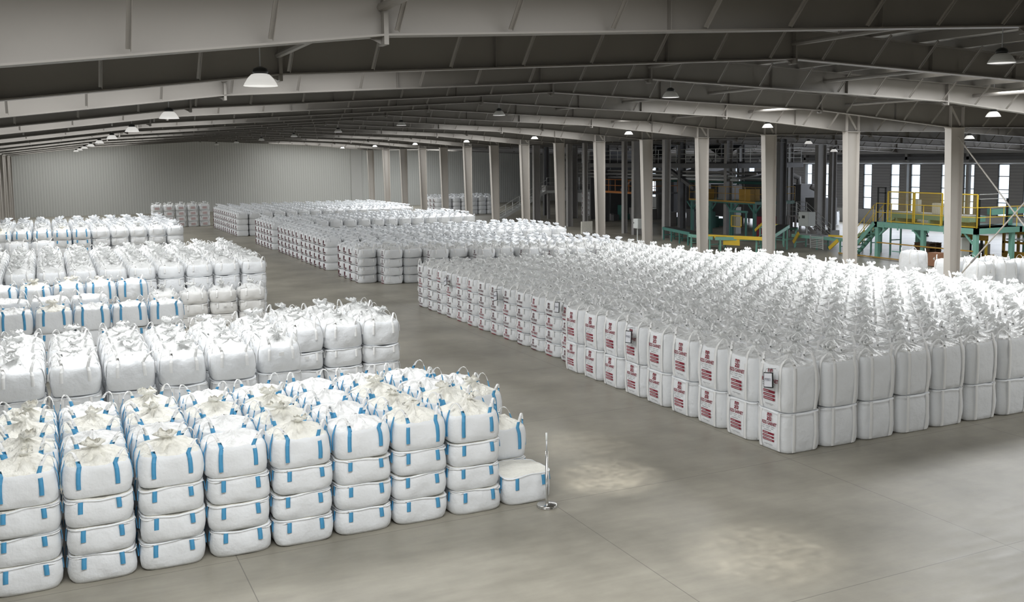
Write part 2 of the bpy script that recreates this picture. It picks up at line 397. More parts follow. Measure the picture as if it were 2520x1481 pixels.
def column_mesh(xl_top, xl_bot, xr, h, m, fw_=.3):
    mb = MB()
    mb.add([(xl_top, -.01, h), (xl_bot, -.01, 0), (xr, -.01, 0), (xr, -.01, h), (xl_top, .01, h), (xl_bot, .01, 0), (xr, .01, 0), (xr, .01, h)],
           [(0, 1, 2, 3), (7, 6, 5, 4)], m)
    mb.bar((xl_bot, 0, 0), (xl_top, 0, h), fw_, .024, m, (1, 0, 0)); mb.bar((xr, 0, 0), (xr, 0, h), fw_, .024, m, (1, 0, 0))
    mb.box(xl_bot - .12, xr + .12, -fw_ / 2 - .05, fw_ / 2 + .05, 0, .03, m)
    mb.box(xl_top - .06, xr + .06, -fw_ / 2, fw_ / 2, h - .03, h, m)
    return mb
COL = column_mesh(35.2, 35.42, 35.98, 7.11, 'steel_col', .34).mesh('column')
GUS = MB()
for xx in (35.2, 35.96): GUS.box(xx, xx + .02, -.16, .16, 7.11, roof_z(35.5) - .22, 'steel_col')
GUS.bar((35.3, -.02, 8.0), (35.9, -.02, 7.2), .03, .1, 'steel_col')
GUS = GUS.mesh('column_head')
LCOL = column_mesh(-3.7, -3.7, -3.1, 6.72, 'steel_col').mesh('left_column')
for n in range(-6, 15):
    o = link('steel_column', COL, None, (0, frame_y(n), 0)); o['kind'] = 'structure'
    o['label'] = 'tapered beige steel column in the row along the hall'
    link('column_head', GUS, o)
    o = link('steel_column', LCOL, None, (0, frame_y(n), 0)); o['kind'] = 'structure'
# cross bracing rods in the column line
mb = MB()
mb.tube([(35.7, frame_y(0) - .1, 6.7), (35.7, frame_y(-1) + .1, .3)], .03, 'steel_col', 6)
mb.tube([(35.62, frame_y(-1) + .1, 6.7), (35.62, frame_y(0) - .1, .3)], .03, 'steel_col', 6)
a, b = Vector((35.62, frame_y(-1) + .1, 6.7)), Vector((35.62, frame_y(0) - .1, .3))
mb.tube([a.lerp(b, .80), a.lerp(b, .84)], .045, 'mid_steel', 6)
tag(link('cross_brace', mb.mesh('cross_brace')), 'steel cross bracing rods beside the nearest column at right', 'brace')

# ------------------------------------------------------------------ bulk bags
rng = np.random.default_rng(7)
def superr(th, p): return (np.abs(np.cos(th)) ** p + np.abs(np.sin(th)) ** p) ** (-1.0 / p)
class Bag:
    """profile of one bulk bag: half width hx, side height h, closed flat (mid) or tied (top)"""
    def __init__(s, hx, h, seed, top, rnd=False, fold=.045, p=5.0, nth=48, amp=1.0, dome=.10, sag=0):
        s.hx, s.h, s.p, s.top, s.nth = hx, h, p, top, nth
        s.fold = fold
        q = np.random.default_rng(seed)
        s.rings = [(0.0, .003), (.84, .003), (.93, .006), (.972, .03), (.998, .12 * h), (1.022, .3 * h), (1.03, .48 * h), (1.018, .72 * h)]
        if top and rnd:
            s.rings += [(1.005, .80 * h), (.985, .88 * h), (.95, .95 * h), (.90, h), (.82, h + .02), (.70, h + dome * .38), (.55, h + dome * .58), (.40, h + dome * .78), (.27, h + dome), (.16, h + dome * 1.3), (.09, h + dome * 1.7)]
        elif top:
            s.rings += [(.995, .88 * h), (.97, .96 * h), (.93, h), (.84, h + .018), (.70, h + dome * .38), (.55, h + dome * .55), (.40, h + dome * .72), (.27, h + dome * .95), (.16, h + dome * 1.35), (.09, h + dome * 1.8)]
        else:
            s.rings += [(1.0, .88 * h), (.985, .925 * h), (1.005, .945 * h), (1.012, .965 * h), (.99, .985 * h), (.95, h - .004), (.6, h - .003), (.3, h - .003), (0, h - .003)]
        th = np.linspace(0, 2 * PI, nth, endpoint=False); s.th = th
        base = superr(th, p)
        V = []
        ph = q.uniform(0, 6.28, 12)
        for sc, z in s.rings:
            r = hx * sc * (base if sc > .5 else (base * (sc / .5) + (1 - sc / .5)))
            side = .5 if .9 < sc else 0
            w = amp * .0065 * (np.sin(3 * th + ph[0] + 5 * z) + np.sin(5 * th + ph[1] - 8 * z) + .6 * np.sin(9 * th + ph[2] + 11 * z)) * (1 if sc > .5 and z > .02 else .2)
            r = r + w
            zz = np.full(nth, z)
            if top and z >= h and sc < .95:
                k = 1 - abs(sc - .5) / .5
                f = np.abs(np.sin(4.5 * th + ph[3] + 2.2 * sc)) + .7 * np.abs(np.sin(7 * th + ph[4] - 3 * sc)) + .5 * np.abs(np.sin(11 * th + ph[5]))
                zz = zz + amp * s.fold * k * (f - 1.25) + amp * .02 * k * np.sin(2 * th + ph[6])
            if top and sc > .8 and z > .85 * h:
                for kk in range(4):
                    for d in (-1, 1):
                        a = kk * PI / 2 + PI / 4 + d * .29
                        dd = (th - a + PI) % (2 * PI) - PI
                        zz = zz + .018 * np.exp(-(dd / .16) ** 2)
            if not top and z > .6 * h and sc > .5:
                zz = zz + amp * .016 * np.sin(2 * th + ph[7]) + amp * .010 * np.sin(4 * th + ph[8])
            if not top: zz = np.minimum(zz, h - .003)
            V.append(np.stack([r * np.cos(th), r * np.sin(th), np.maximum(zz, .003)], -1))
        s.V = V
    def prof(s, z):
        zs = [(zz, sc) for sc, zz in s.rings if sc > .85]
        return float(np.interp(z, [a for a, _ in zs], [b for _, b in zs]))
    def pt(s, th, z, off=.016):
        r = s.hx * s.prof(z) * float(superr(np.array([th]), s.p)[0]) + off
        return Vector((r * math.cos(th), r * math.sin(th), z))
    def body(s, side_m, top_m, name):
        n, k = s.nth, len(s.rings)
        vs = np.concatenate(s.V).tolist(); fs = []; ms = []
        for i in range(k - 1):
            m = 1 if s.rings[i][1] >= (s.h * .999 if s.top else s.h - .0045) else 0
            for j in range(n): fs.append((i * n + j, i * n + (j + 1) % n, (i + 1) * n + (j + 1) % n, (i + 1) * n + j)); ms.append(m)
        fs.append(tuple((k - 1) * n + j for j in range(n))); ms.append(1 if s.top else 0)
        me = bpy.data.meshes.new(name); me.from_pydata(vs, [], fs)
        me.materials.append(M[side_m]); me.materials.append(M[top_m])
        me.polygons.foreach_set('material_index', ms); me.polygons.foreach_set('use_smooth', [True] * len(fs)); me.update()
        return me
    def loop(s, k, legm, arcm, zlo, zrim, arch, flop, wid=.055, spread=.29, jit=0.0):
        """lifting loop over corner k: a strap leg on each of the two faces and the arc between them"""
        c = k * PI / 2 + PI / 4; a, b = c - spread, c + spread
        mb = MB(); out = Vector((math.cos(c), math.sin(c), 0))
        ta, tb = Vector((-math.sin(a), math.cos(a), 0)), Vector((-math.sin(b), math.cos(b), 0))
        path = []
        nl = 4 if zrim - zlo < .4 else 7
        def face_t(t): return Vector((0, 1, 0)) * (1 if math.cos(t) > 0 else -1) if abs(math.cos(t)) > abs(math.sin(t)) else Vector((-1, 0, 0)) * (1 if math.sin(t) > 0 else -1)
        fa, fb = face_t(a), face_t(b)
        na, nb = Vector((fa.y, -fa.x, 0)), Vector((fb.y, -fb.x, 0))
        for i in range(nl + 1):
            z = zlo + (zrim - zlo) * i / nl
            path.append((s.pt(a, z), fa, na, 0))
        A, B = s.pt(a, zrim), s.pt(b, zrim)
        na_ = 10
        for i in range(1, na_):
            t = i / na_; sn = math.sin(PI * t)
            P = A.lerp(B, t) + Vector((0, 0, arch * sn ** .75)) + out * (flop * sn) + Vector((jit * sn, -jit * .6 * sn, 0))
            T = fa.lerp(fb, t).normalized()
            w = (T * math.cos(PI * t) + out * sn).normalized()
            nn = w.cross(Vector((0, 0, 1))) if sn < .5 else Vector((0, 0, 1))
            P = P + out * (.03 * min(1, 4 * min(t, 1 - t)))
            path.append((P, w, nn, 0 if (t < .15 or t > .85) and arch > .1 else 1))
        for i in range(nl + 1):
            z = zrim - (zrim - zlo) * i / nl
            path.append((s.pt(b, z), -fb, nb, 0))
        hw = wid / 2
        vs = []; 
        for i, (P, w, nn, m) in enumerate(path):
            ww = hw * (1 - .40 * max(0, math.sin(PI * min(1, max(0, (i - nl) / na_))))) if nl < i < nl + na_ else hw
            d = nn.normalized() * .0035
            vs += [P - w * ww - d, P + w * ww - d, P + w * ww + d, P - w * ww + d]
        for i in range(len(path) - 1):
            o = i * 4; m = arcm if (path[i][3] or path[i + 1][3]) else legm
            mb.add([vs[o + q] for q in range(8)], [(0, 1, 5, 4), (1, 2, 6, 5), (2, 3, 7, 6), (3, 0, 4, 7)], m)
        return mb.mesh('lifting_loop', True)
def spout_mesh(seed, m, size=1.0, ruff=7, nth=30):
    q = np.random.default_rng(seed); ph = q.uniform(0, 6.28, 6); th = np.linspace(0, 2 * PI, nth, endpoint=False)
    tilt = q.uniform(-.75, .75, 2); el = q.uniform(.75, 1.3)
    vs = []; fs = []
    prof = [(.16, -.05), (.09, .0), (.055, .035), (.055, .055), (.105, .085), (.15, .12), (.16, .155), (.12, .185)]
    for r, z in prof:
        am = max(0, (z - .05)) * 3.2
        rr = r * (1 + .42 * am * np.sin(ruff * th + ph[0] + 9 * z) + .5 * am * np.sin(3 * th + ph[1]) + .3 * am * np.sin(2 * ruff * th + ph[4])) * size
        zz = z * size + .06 * am * np.sin((ruff - 2) * th + ph[2]) * size + .03 * am * np.sin(ruff * 2 * th + ph[3]) * size - .10 * am * np.abs(np.sin(1.5 * th + ph[5])) * size
        vs.append(np.stack([rr * el * np.cos(th) + tilt[0] * max(0, z) * size, rr / el * np.sin(th) + tilt[1] * max(0, z) * size, np.maximum(zz, -.04)], -1))
    n = nth
    for i in range(len(prof) - 1):
        for j in range(n): fs.append((i * n + j, i * n + (j + 1) % n, (i + 1) * n + (j + 1) % n, (i + 1) * n + j))
    me = bpy.data.meshes.new('tied_spout'); me.from_pydata(np.concatenate(vs).tolist(), [], fs)
    me.materials.append(M[m]); me.polygons.foreach_set('use_smooth', [True] * len(fs)); me.update()
    return me

# printed panels ------------------------------------------------
def text_mesh(body, size, bold=.0):
    cu = bpy.data.curves.new('t', 'FONT'); cu.body = body; cu.size = size; cu.align_x = 'CENTER'; cu.offset = bold; cu.resolution_u = 2
    ob = bpy.data.objects.new('t', cu); C.objects.link(ob)
    dg = bpy.context.evaluated_depsgraph_get(); ev = ob.evaluated_get(dg); me = ev.to_mesh()
    vs = [(v.co.x, v.co.y) for v in me.vertices]; fs = [tuple(p.vertices) for p in me.polygons]
    ev.to_mesh_clear(); bpy.data.objects.remove(ob); bpy.data.curves.remove(cu)
    return vs, fs
class Print2D:
    def __init__(s): s.v, s.f, s.m = [], [], []
    def poly(s, pts, m):
        b = len(s.v); s.v += pts; s.f.append(tuple(range(b, b + len(pts)))); s.m.append(m)
    def rect(s, x0, x1, y0, y1, m, n=1, skew=0):
        for i in range(n):
            a, b = x0 + (x1 - x0) * i / n, x0 + (x1 - x0) * (i + 1) / n
            s.poly([(a, y0), (b, y0), (b + (skew if i == n - 1 else 0), y1), (a, y1)], m)
    def text(s, t, x, y, size, m, bold=0, sx=1.0):
        vs, fs = TXT.setdefault((t, size, bold), text_mesh(t, size, bold)) if (t, size, bold) not in TXT else TXT[(t, size, bold)]
        b = len(s.v); s.v += [(x + vx * sx, y + vy) for vx, vy in vs]; s.f += [tuple(b + k for k in f) for f in fs]; s.m += [m] * len(fs)
    def emblem(s, x, y, w, h, m):
        u, v = w / 8, h / 10
        def r(a, b, c, d): s.rect(x + a * u, x + b * u, y + c * v, y + d * v, m)
        r(0, 1.2, 5.6, 10); r(1.2, 3.6, 8.6, 10); r(2.4, 3.6, 5.6, 8.6)                    # top left arch
        r(4.3, 5.6, 0, 10); r(5.6, 8, 8.7, 10); r(6.8, 8, 6.4, 8.7); r(5.6, 8, 0, 1.3); r(6.8, 8, 1.3, 4.9); r(6.2, 6.8, 3.8, 4.9)   # tall G
        r(0, 3.6, 3.4, 4.6); r(0, 3.6, 0, 1.3)                                             # low Z
        s.poly([(x + .1 * u, y + 1.3 * v), (x + 1.9 * u, y + 1.3 * v), (x + 3.6 * u, y + 3.4 * v), (x + 1.8 * u, y + 3.4 * v)], m)
    def onto(s, bag, name, off=.014, z0=0.0):
        vs = []
        for x, z in s.v:
            z = z + z0; sc = bag.hx * bag.prof(min(max(z, .05), bag.h * .95))
            xx = min(abs(x) / sc, .96)
            d = sc * (1 - xx ** bag.p) ** (1 / bag.p)
            vs.append((-(d + off), -x, z))
        me = bpy.data.meshes.new(name); me.from_pydata(vs, [], s.f)
        names = sorted(set(s.m))
        for m in names: me.materials.append(M[m])
        me.polygons.foreach_set('material_index', [names.index(m) for m in s.m]); me.update()
        return me
TXT = {}
def words(p, y, segs, h, m):
    for a, b in segs: p.rect(a, b, y, y + h, m)
def tall_print(H, red='red'):
    p = Print2D(); f = H / .88
    p.emblem(-.075, .645 * f, .135, .165 * f, red)
    p.text('RZG GARNET', .0, .555 * f, .100 * f, red, .0028, .74)
    words(p, .515 * f, [(-.21, -.12), (-.09, .03), (.06, .16)], .012, 'grey_ink'); words(p, .475 * f, [(-.21, -.15), (-.08, .01), (.05, .13)], .012, 'grey_ink')
    words(p, .43 * f, [(-.15, .06)], .014, 'grey_ink')
    for k, y in enumerate((.345, .272, .20)):
        p.rect(-.19, .145, y * f, (y + .048) * f, red, 8, .018)
    q = Print2D()
    for k, (y, e) in enumerate(((.345, -.02), (.272, .09), (.20, .10))):
        q.rect(-.17, e, (y + .018) * f, (y + .028) * f, 'pale_ink', 6)
    words(p, .12 * f, [(-.15, .11)], .010, 'grey_ink'); words(p, .098 * f, [(-.11, -.07), (0, .08)], .007, 'grey_ink')
    return p, q
def low_print(H, ink):
    p = Print2D()
    p.emblem(-.10, .50 * H, .12, .36 * H, ink)
    p.text('RZG GARNET', .0, .30 * H, .085, ink, .0025, .78)
    words(p, .23 * H, [(-.19, -.11), (-.05, .04), (.08, .14)], .010, 'grey_ink')
    p.rect(-.20, .13, .05 * H, .115 * H, ink, 6)
    return p

# kits: every kit is a list of variants, a variant = (body mesh, [(part name, mesh, location, label)])
def kit_blue(top, h, seeds, hx=.457):
    out = []
    for sd in seeds:
        b = Bag(hx, h, sd, top, dome=(.12 if sd % 3 != 1 else .085) if top else .1, p=5.2, amp=1.15, fold=.062)
        q = random.Random(sd); parts = []
        for k in range(4):
            if top: me = b.loop(k, 'blue', 'webbing', h * (.30 + q.uniform(-.06, .08)), h + .01, q.uniform(.17, .26), q.uniform(-.06, .03), .062, .29, q.uniform(-.02, .02))
            else: me = b.loop(k, 'blue', 'webbing', h * q.uniform(.5, .6), h * .93, q.uniform(-.03, .02), q.uniform(.0, .03), .066, .29, q.uniform(-.01, .01))
            parts.append(('lifting_loop', me, (0, 0, 0), 'blue webbing loop with white handle'))
        if top and sd % 3 != 1: parts.append(('tied_spout', spout_mesh(sd, 'cream', q.uniform(.7, .95)), (0, 0, h + .13), 'gathered cream cloth spout'))
        out.append((b.body('fabric', 'cream' if sd % 3 != 1 or not top else 'slack', 'blue_strap_bulk_bag'), parts))
    return out
def kit_plain(top, h, seeds, hx=.463, side='fabric', nth=44, far=False, spout=True):
    out = []
    for sd in seeds:
        b = Bag(hx, h, sd, top, dome=(.14 if spout else .06) if top else .1, p=4.0 if top else 4.6, amp=1.3, nth=nth, rnd=True)
        q = random.Random(sd); parts = []
        for k in range(4):
            if top: me = b.loop(k, 'webbing', 'webbing', h * .5, h - .01, q.uniform(.19, .28), q.uniform(-.08, .03), .065, .29, q.uniform(-.05, .05))
            else: me = b.loop(k, 'webbing', 'webbing', h * q.uniform(.5, .6), h * .93, q.uniform(-.02, .02), q.uniform(.0, .04), .06, .29, q.uniform(-.01, .01))
            parts.append(('lifting_loop', me, (0, 0, 0), None))
        if top and spout: parts.append(('tied_spout', spout_mesh(sd + 50, 'plastic', q.uniform(.9, 1.2), 8), (0, 0, h + .16), 'crumpled clear film spout'))
        if far: pass
        elif not top or sd % 2:
            t = MB().box(-.055, .055, -hx * 1.035 - .03, -hx * 1.035 - .018, h * .66, h * .80, 'webbing'); parts.append(('document_tag', t.mesh('document_tag'), (0, 0, 0), 'small white card tag'))
        out.append((b.body(side, ('plastic' if spout else 'slack') if top else side, 'plain_bulk_bag'), parts))
    return out
def kit_tall(top, h, seeds, hx=.48, printed=True):
    out = []
    for sd in seeds:
        b = Bag(hx, h, sd, top, dome=.125 if top else .1, p=4.8, amp=.9, nth=52)
        q = random.Random(sd); parts = []
        for k in range(4):
            parts.append(('lifting_loop', b.loop(k, 'webbing', 'webbing', .03, h * .985, q.uniform(.18, .27) if top else q.uniform(-.02, .0), q.uniform(-.10, .0) if top else .0, .08, .27, q.uniform(-.04, .04) if top else 0), (0, 0, 0), None))
        if top: parts.append(('tied_spout', spout_mesh(sd + 80, 'plastic', q.uniform(.85, 1.1), 9, 36), (0, 0, h + .14), 'crumpled clear film spout'))
        if printed:
            p, w = tall_print(h); parts.append(('printed_panel', p.onto(b, 'printed_panel'), (0, 0, 0), 'dark red printing on white cloth'))
            parts.append(('bar_lettering', w.onto(b, 'bar_lettering', .018), (0, 0, 0), None))
        out.append((b.body('fabric', 'plastic' if top else 'fabric', 'tall_printed_bulk_bag'), parts))
    return out
def kit_low(top, h, seeds, hx=.459, printed=True, nth=36):
    out = []
    for sd in seeds:
        b = Bag(hx, h, sd, top, dome=.125 if top else .1, p=4.3, amp=1.1, nth=nth)
        q = random.Random(sd); parts = []
        for k in range(4):
            parts.append(('lifting_loop', b.loop(k, 'webbing', 'webbing', h * .55, h * .96, q.uniform(.18, .27) if top else q.uniform(-.02, .0), q.uniform(-.10, .0) if top else .0, .08, .27, q.uniform(-.04, .04) if top else 0), (0, 0, 0), None))
        if top: parts.append(('tied_spout', spout_mesh(sd + 120, 'plastic', q.uniform(.85, 1.1), 8, 28), (0, 0, h + .14), 'crumpled clear film spout'))
        if printed: parts.append(('printed_panel', low_print(h, 'darkred' if sd % 3 else 'red').onto(b, 'printed_panel'), (0, 0, 0), 'dark printing on white cloth'))
        out.append((b.body('fabric', 'plastic' if top else 'fabric', 'low_printed_bulk_bag'), parts))
    return out
KITS = {}
def kit(fn, *key, **kw):
    kk = (fn.__name__, key, tuple(sorted(kw.items())))
    if kk not in KITS: KITS[kk] = fn(*key, **kw)
    return KITS[kk]
CAMF = fw
SPECS = []
def put(kind, kitv, x, y, z, h, rz, label, group, seen=True, want=True, mark=False):
    P = Vector((x, y, z - 6.0)); dep = P.dot(CAMF)
    SPECS.append(dict(kind=kind, kit=kitv, x=x, y=y, z=z, h=h, rz=rz, label=label, group=group, seen=seen, dep=dep, want=want, mark=mark))
RND = random.Random(11)
def pick(kitlist): return kitlist[RND.randrange(len(kitlist))]
LAYER = lambda k, n: 'top' if k == n - 1 else ('bottom' if k == 0 else ORD[k])
def stack(kind, x, y, heights, mk_mid, mk_top, label_fn, group, face_seen, rot=None, quarter=True, want=True, jit=.01, mark=False):
    """one column of bags; heights from the floor up; the top bag is always seen, the lower ones if a face is"""
    z = 0
    for k, h in enumerate(heights):
        top = k == len(heights) - 1
        kl = mk_top(h) if top else mk_mid(h)
        rz = (RND.randrange(4) * PI / 2 if quarter else 0) + RND.uniform(-.018, .018)
        put(kind, pick(kl), x + RND.uniform(-jit, jit), y + RND.uniform(-jit, jit), z, h, rz, label_fn(k, len(heights)), group, seen=top or face_seen, want=want, mark=mark)
        z += h

# --- nearest block on the left: white bags with blue straps
kb_m = lambda h: kit(kit_blue, False, h, (1, 2, 3, 4, 5))
kb_t = lambda h: kit(kit_blue, True, h, (10, 11, 12, 13, 14, 15, 16))
for c in range(-2, 8):
    for r in range(4):
        hs = [.415, .41, .41, .46]
        if c == 7: hs = [[.52], [.50, .56], [.45, .42, .6], [.45, .42, .6]][r]
        x, y = -.02 + .49 + .98 * c, 14.69 + .48 + .99 * r
        if c == 7 and r > 0: x += .01
        ds = 'front row' if r == 0 else '%s row' % ORD[r]
        stack('blue', x, y, hs, kb_m, kb_m if (c, r) == (7, 0) else kb_t, lambda k, n, c=c, ds=ds: 'white bag with blue straps, %s layer, %s, %s from the stanchion, nearest block' % (LAYER(k, n), ds, ORD[7 - c]),
              'blue strapped bags in the nearest left block', r == 0 or c >= 6, jit=.015)
# --- second block on the left: plain white bags
kp_m = lambda h: kit(kit_plain, False, h, (1, 2, 3, 4))
kp_t = lambda h: kit(kit_plain, True, h, (11, 12, 13, 14, 15, 16))
for c in range(10):
    nr = 4 if c < 7 else 3
    for r in range(nr):
        x = -1.7 + 1.025 * c if c < 7 else 5.47 + .98 * (c - 7)
        y = 21.3 + 1.02 * r if c < 7 else 23.5 + 1.0 * r
        if c == 6: y += .25
        stack('plain', x, y, [.46, .46, .45, .58], kp_m, kp_t, lambda k, n, c=c, r=r: 'plain white film-topped bag, %s layer, %s row, %s from the aisle, second left block' % (LAYER(k, n), ORD[r], ORD[9 - c]),
              'plain white bags in the second left block', r == 0 or c >= 7)
# --- mixed rows further back on the left
for c, x in enumerate((-1.95, -.97, .01, .99, 1.97, 2.95)):
    stack('blue', x, 29.55, [.45, .45, .45, .58], kb_m, kb_t, lambda k, n, c=c: 'white bag with blue straps, %s layer, %s from the left, low middle row' % (LAYER(k, n), ORD[c]), 'blue strapped bags in the middle rows', True)
big_t = lambda h: kit(kit_plain, True, h, (31, 32, 33), hx=.505, spout=False)
for c, x in enumerate((-2.2, -1.12, -.06, 1.0)):
    stack('plain', x, 30.85, [.45, .47, .47, .68], kp_m, big_t, lambda k, n, c=c: 'large slack plain white bag, %s layer, %s from the left, behind blue-strapped bags' % (LAYER(k, n), ORD[c]), 'slack white bags in the middle rows', False, jit=.01)
for c, x in enumerate((-2.45, -1.47, -.49, .49, 1.47, 2.45)):
    stack('blue', x, 34.95, [.45, .45, .45, .62], kb_m, kb_t, lambda k, n, c=c: 'white bag with blue straps, %s layer, %s from the left, upper middle row' % (LAYER(k, n), ORD[c]), 'blue strapped bags in the middle rows', True)
kg_m = lambda h: kit(kit_plain, False, h, (61, 62, 63), side='fabric_grey')
kg_t = lambda h: kit(kit_plain, True, h, (71, 72, 73, 74), side='fabric_grey')
for c, x in enumerate((3.62, 4.65, 5.68, 6.71)):
    stack('plain', x, 36.75, [.43, .43, .42], kg_m, kg_t, lambda k, n, c=c: 'greyish plain bag, %s layer, %s of four in the low row by the aisle' % (LAYER(k, n), ORD[c]), 'greyish bags in the low row by the aisle', True)
kf_m = lambda h: kit(kit_plain, False, h, (81, 82, 83), hx=.457, nth=28, far=True)
kf_t = lambda h: kit(kit_plain, True, h, (91, 92, 93, 94), hx=.457, nth=28, far=True)
for c in range(10):
    for r in range(9):
        stack('plain', -2.0 + 1.005 * c, 38.0 + 1.0 * r, [.57, .57, .56, .44], kf_m, kf_t, lambda k, n, c=c, r=r: 'plain white bag, %s layer, %s row, %s from the aisle, third left block' % (LAYER(k, n), ORD[r], ORD[9 - c]),
              'plain white bags in the third left block', r == 0 or c == 9)
for c, x in enumerate((-2.5, -1.35, -.25)):
    stack('plain', x, 50.0, [.57, .57, .56, .62], kf_m, big_t, lambda k, n, c=c: 'large slack tan-white bag, %s layer, %s from the left wall, behind third left block' % (LAYER(k, n), ORD[c]), 'slack bags behind the third left block', True)
for c in range(10):
    for r in range(11):
        bl = c < 5 and r == 0
        stack('blue' if bl else 'plain', -2.3 + .99 * c, 59.2 + 1.0 * r, [.44, .44, .44, .44, .46], kb_m if bl else kf_m, kb_t if bl else kf_t,
              lambda k, n, c=c, r=r, bl=bl: '%s bag, %s layer, %s row, %s from the aisle, far left block' % ('blue-strapped white' if bl else 'plain white', LAYER(k, n), ORD[r], ORD[9 - c]),
              'bags in the far left block', r == 0 or c == 9)
# --- big block on the right: tall printed bags two high, then low printed bags four high
kt_m = lambda h: kit(kit_tall, False, h, (1, 2, 3))
kt_t = lambda h: kit(kit_tall, True, h, (11, 12, 13, 14, 15))
kt_mp = lambda h: kit(kit_tall, False, h, (1, 2, 3), printed=False)
kt_tp = lambda h: kit(kit_tall, True, h, (11, 12, 13, 14, 15), printed=False)
for i in range(14):
    for j in range(9):
        pr = i == 0 or j == 0
        stack('tall', 13.05 + .53 + 1.055 * i, 14.74 + .52 + 1.038 * j, [.83, .93], kt_m if pr else kt_mp, kt_t if pr else kt_tp,
              lambda k, n, i=i, j=j: 'tall white red-printed bag, %s layer, %s from near corner, %s from the aisle' % (LAYER(k, n), ORD[j], ORD[i]),
              'tall red-printed bags in the right block', i == 0 or j == 0, quarter=False)
kl_m = lambda h: kit(kit_low, False, h, (1, 2, 3, 4))
kl_t = lambda h: kit(kit_low, True, h, (11, 12, 13, 14))
kl_mp = lambda h: kit(kit_low, False, h, (1, 2, 3, 4), printed=False)
kl_tp = lambda h: kit(kit_low, True, h, (11, 12, 13, 14), printed=False)
def low_block(x0, y0, ni, nj, hs, where, group, px=1.05, py=1.02, skip=None, side_seen=True, front_seen=True):
    ok = lambda i, j: 0 <= i < ni and 0 <= j < nj and not (skip and skip(i, j))
    for i in range(ni):
        for j in range(nj):
            if not ok(i, j): continue
            side = not ok(i - 1, j)
            stack('low', x0 + .5 + px * i, y0 + .5 + py * j, hs, kl_m if side else kl_mp, kl_t if side else kl_tp,
                  lambda k, n, i=i, j=j: 'low white printed bag, %s layer, %s row, %s from the aisle, %s' % (LAYER(k, n), ORD[j], ORD[i], where),
                  group, (side and side_seen) or (not ok(i, j - 1) and front_seen), quarter=False, mark=side and side_seen)
low_block(13.5, 24.2, 14, 13, [.41, .41, .41, .46], 'behind tall bags', 'low printed bags in the right block', front_seen=False, skip=lambda i, j: i > 11 and j > 9)
low_block(13.45, 38.2, 13, 11, [.41, .41, .41, .42], 'second right block', 'low printed bags in the second right block', px=1.0,
          skip=lambda i, j: j < 7 - round(.58 * i) or j > 10 - max(0, i - 8))
low_block(13.5, 51.6, 15, 6, [.42, .42, .42, .44], 'third right block', 'low printed bags in the third right block', px=1.0)
low_block(13.6, 58.4, 2, 6, [.42, .42, .42, .44], 'narrow right block', 'low printed bags in the narrow right block', px=1.0, front_seen=False)
low_block(13.5, 65.5, 15, 6, [.45, .45, .45, .44], 'fourth right block', 'low printed bags in the fourth right block', px=1.0)
low_block(13.5, 78.9, 15, 12, [.46, .46, .46, .44], 'fifth right block', 'low printed bags in the fifth right block', px=1.0)
low_block(37.0, 96.0, 7, 4, [.46, .46, .46, .44], 'far corner block', 'low printed bags in the far corner block', px=1.0)
low_block(50.0, 86.0, 5, 2, [.5, .5, .5, .5, .5], 'behind the walkway', 'white bags stacked behind the walkway', px=1.0)
def pink_print(H):
    p = Print2D(); p.rect(-.20, .20, .28 * H, .72 * H, 'pink', 6)
    for x in (-.3, .3): p.rect(x - .03, x + .03, .55 * H, .92 * H, 'navy')
    for y in (.36, .5, .62): p.rect(-.16, .14, y * H, (y + .03) * H, 'pink_line', 4)
    return p
def kit_pink(top, h, seeds):
    out = kit_low(top, h, seeds, printed=False)
    return [(me, pr + [('printed_panel', pink_print(h).onto(Bag(.459, h, sd, top, p=4.3, amp=.9, nth=36), 'printed_panel', .02), (0, 0, 0), 'faded red printing and dark straps')]) for (me, pr), sd in zip(out, seeds)]
for i in range(5):
    z = 0
    for k in range(4):
        put('low', pick(kit(kit_pink, k == 3, .5, (21, 22))), 9.0 + 1.04 * i, 93.9, z, .5, PI / 2, 'pink-printed bag against the far wall, %s layer, %s stack from the left' % (LAYER(k, 4), ORD[i]), 'pink printed bags against the far wall'); z += .5
# --- slack big bags by the machine
kbig = lambda h: kit(kit_plain, True, h, (41, 42, 43), hx=.56, spout=False)
for c, (x, y, d) in enumerate(((39.5, 35.4, 'single large white bag on open floor before the green platform'),
                               (37.6, 31.6, 'large slack white bag right behind the nearest column'), (38.9, 31.5, 'large slack white bag second from the nearest column'), (40.2, 31.3, 'large slack white bag third from the nearest column'),
                               (37.7, 30.1, 'large slack white bag in front row beside the bracing rod'), (39.0, 30.0, 'large slack white bag in front row, second past the bracing rod'), (40.3, 29.9, 'large slack white bag in front row at the picture edge'),
                               (60.2, 62.6, 'grey-white bag by the window wall behind the stairs'), (59.0, 70.5, 'white bag by the window wall behind the dark column'))):
    put('plain', pick(kbig(1.06)) if c < 7 else pick(kp_t(.8)), x, y, 0, 1.12, RND.uniform(-.2, .2), d, 'large slack bags by the machine' if c < 7 else 'bags by the window wall')

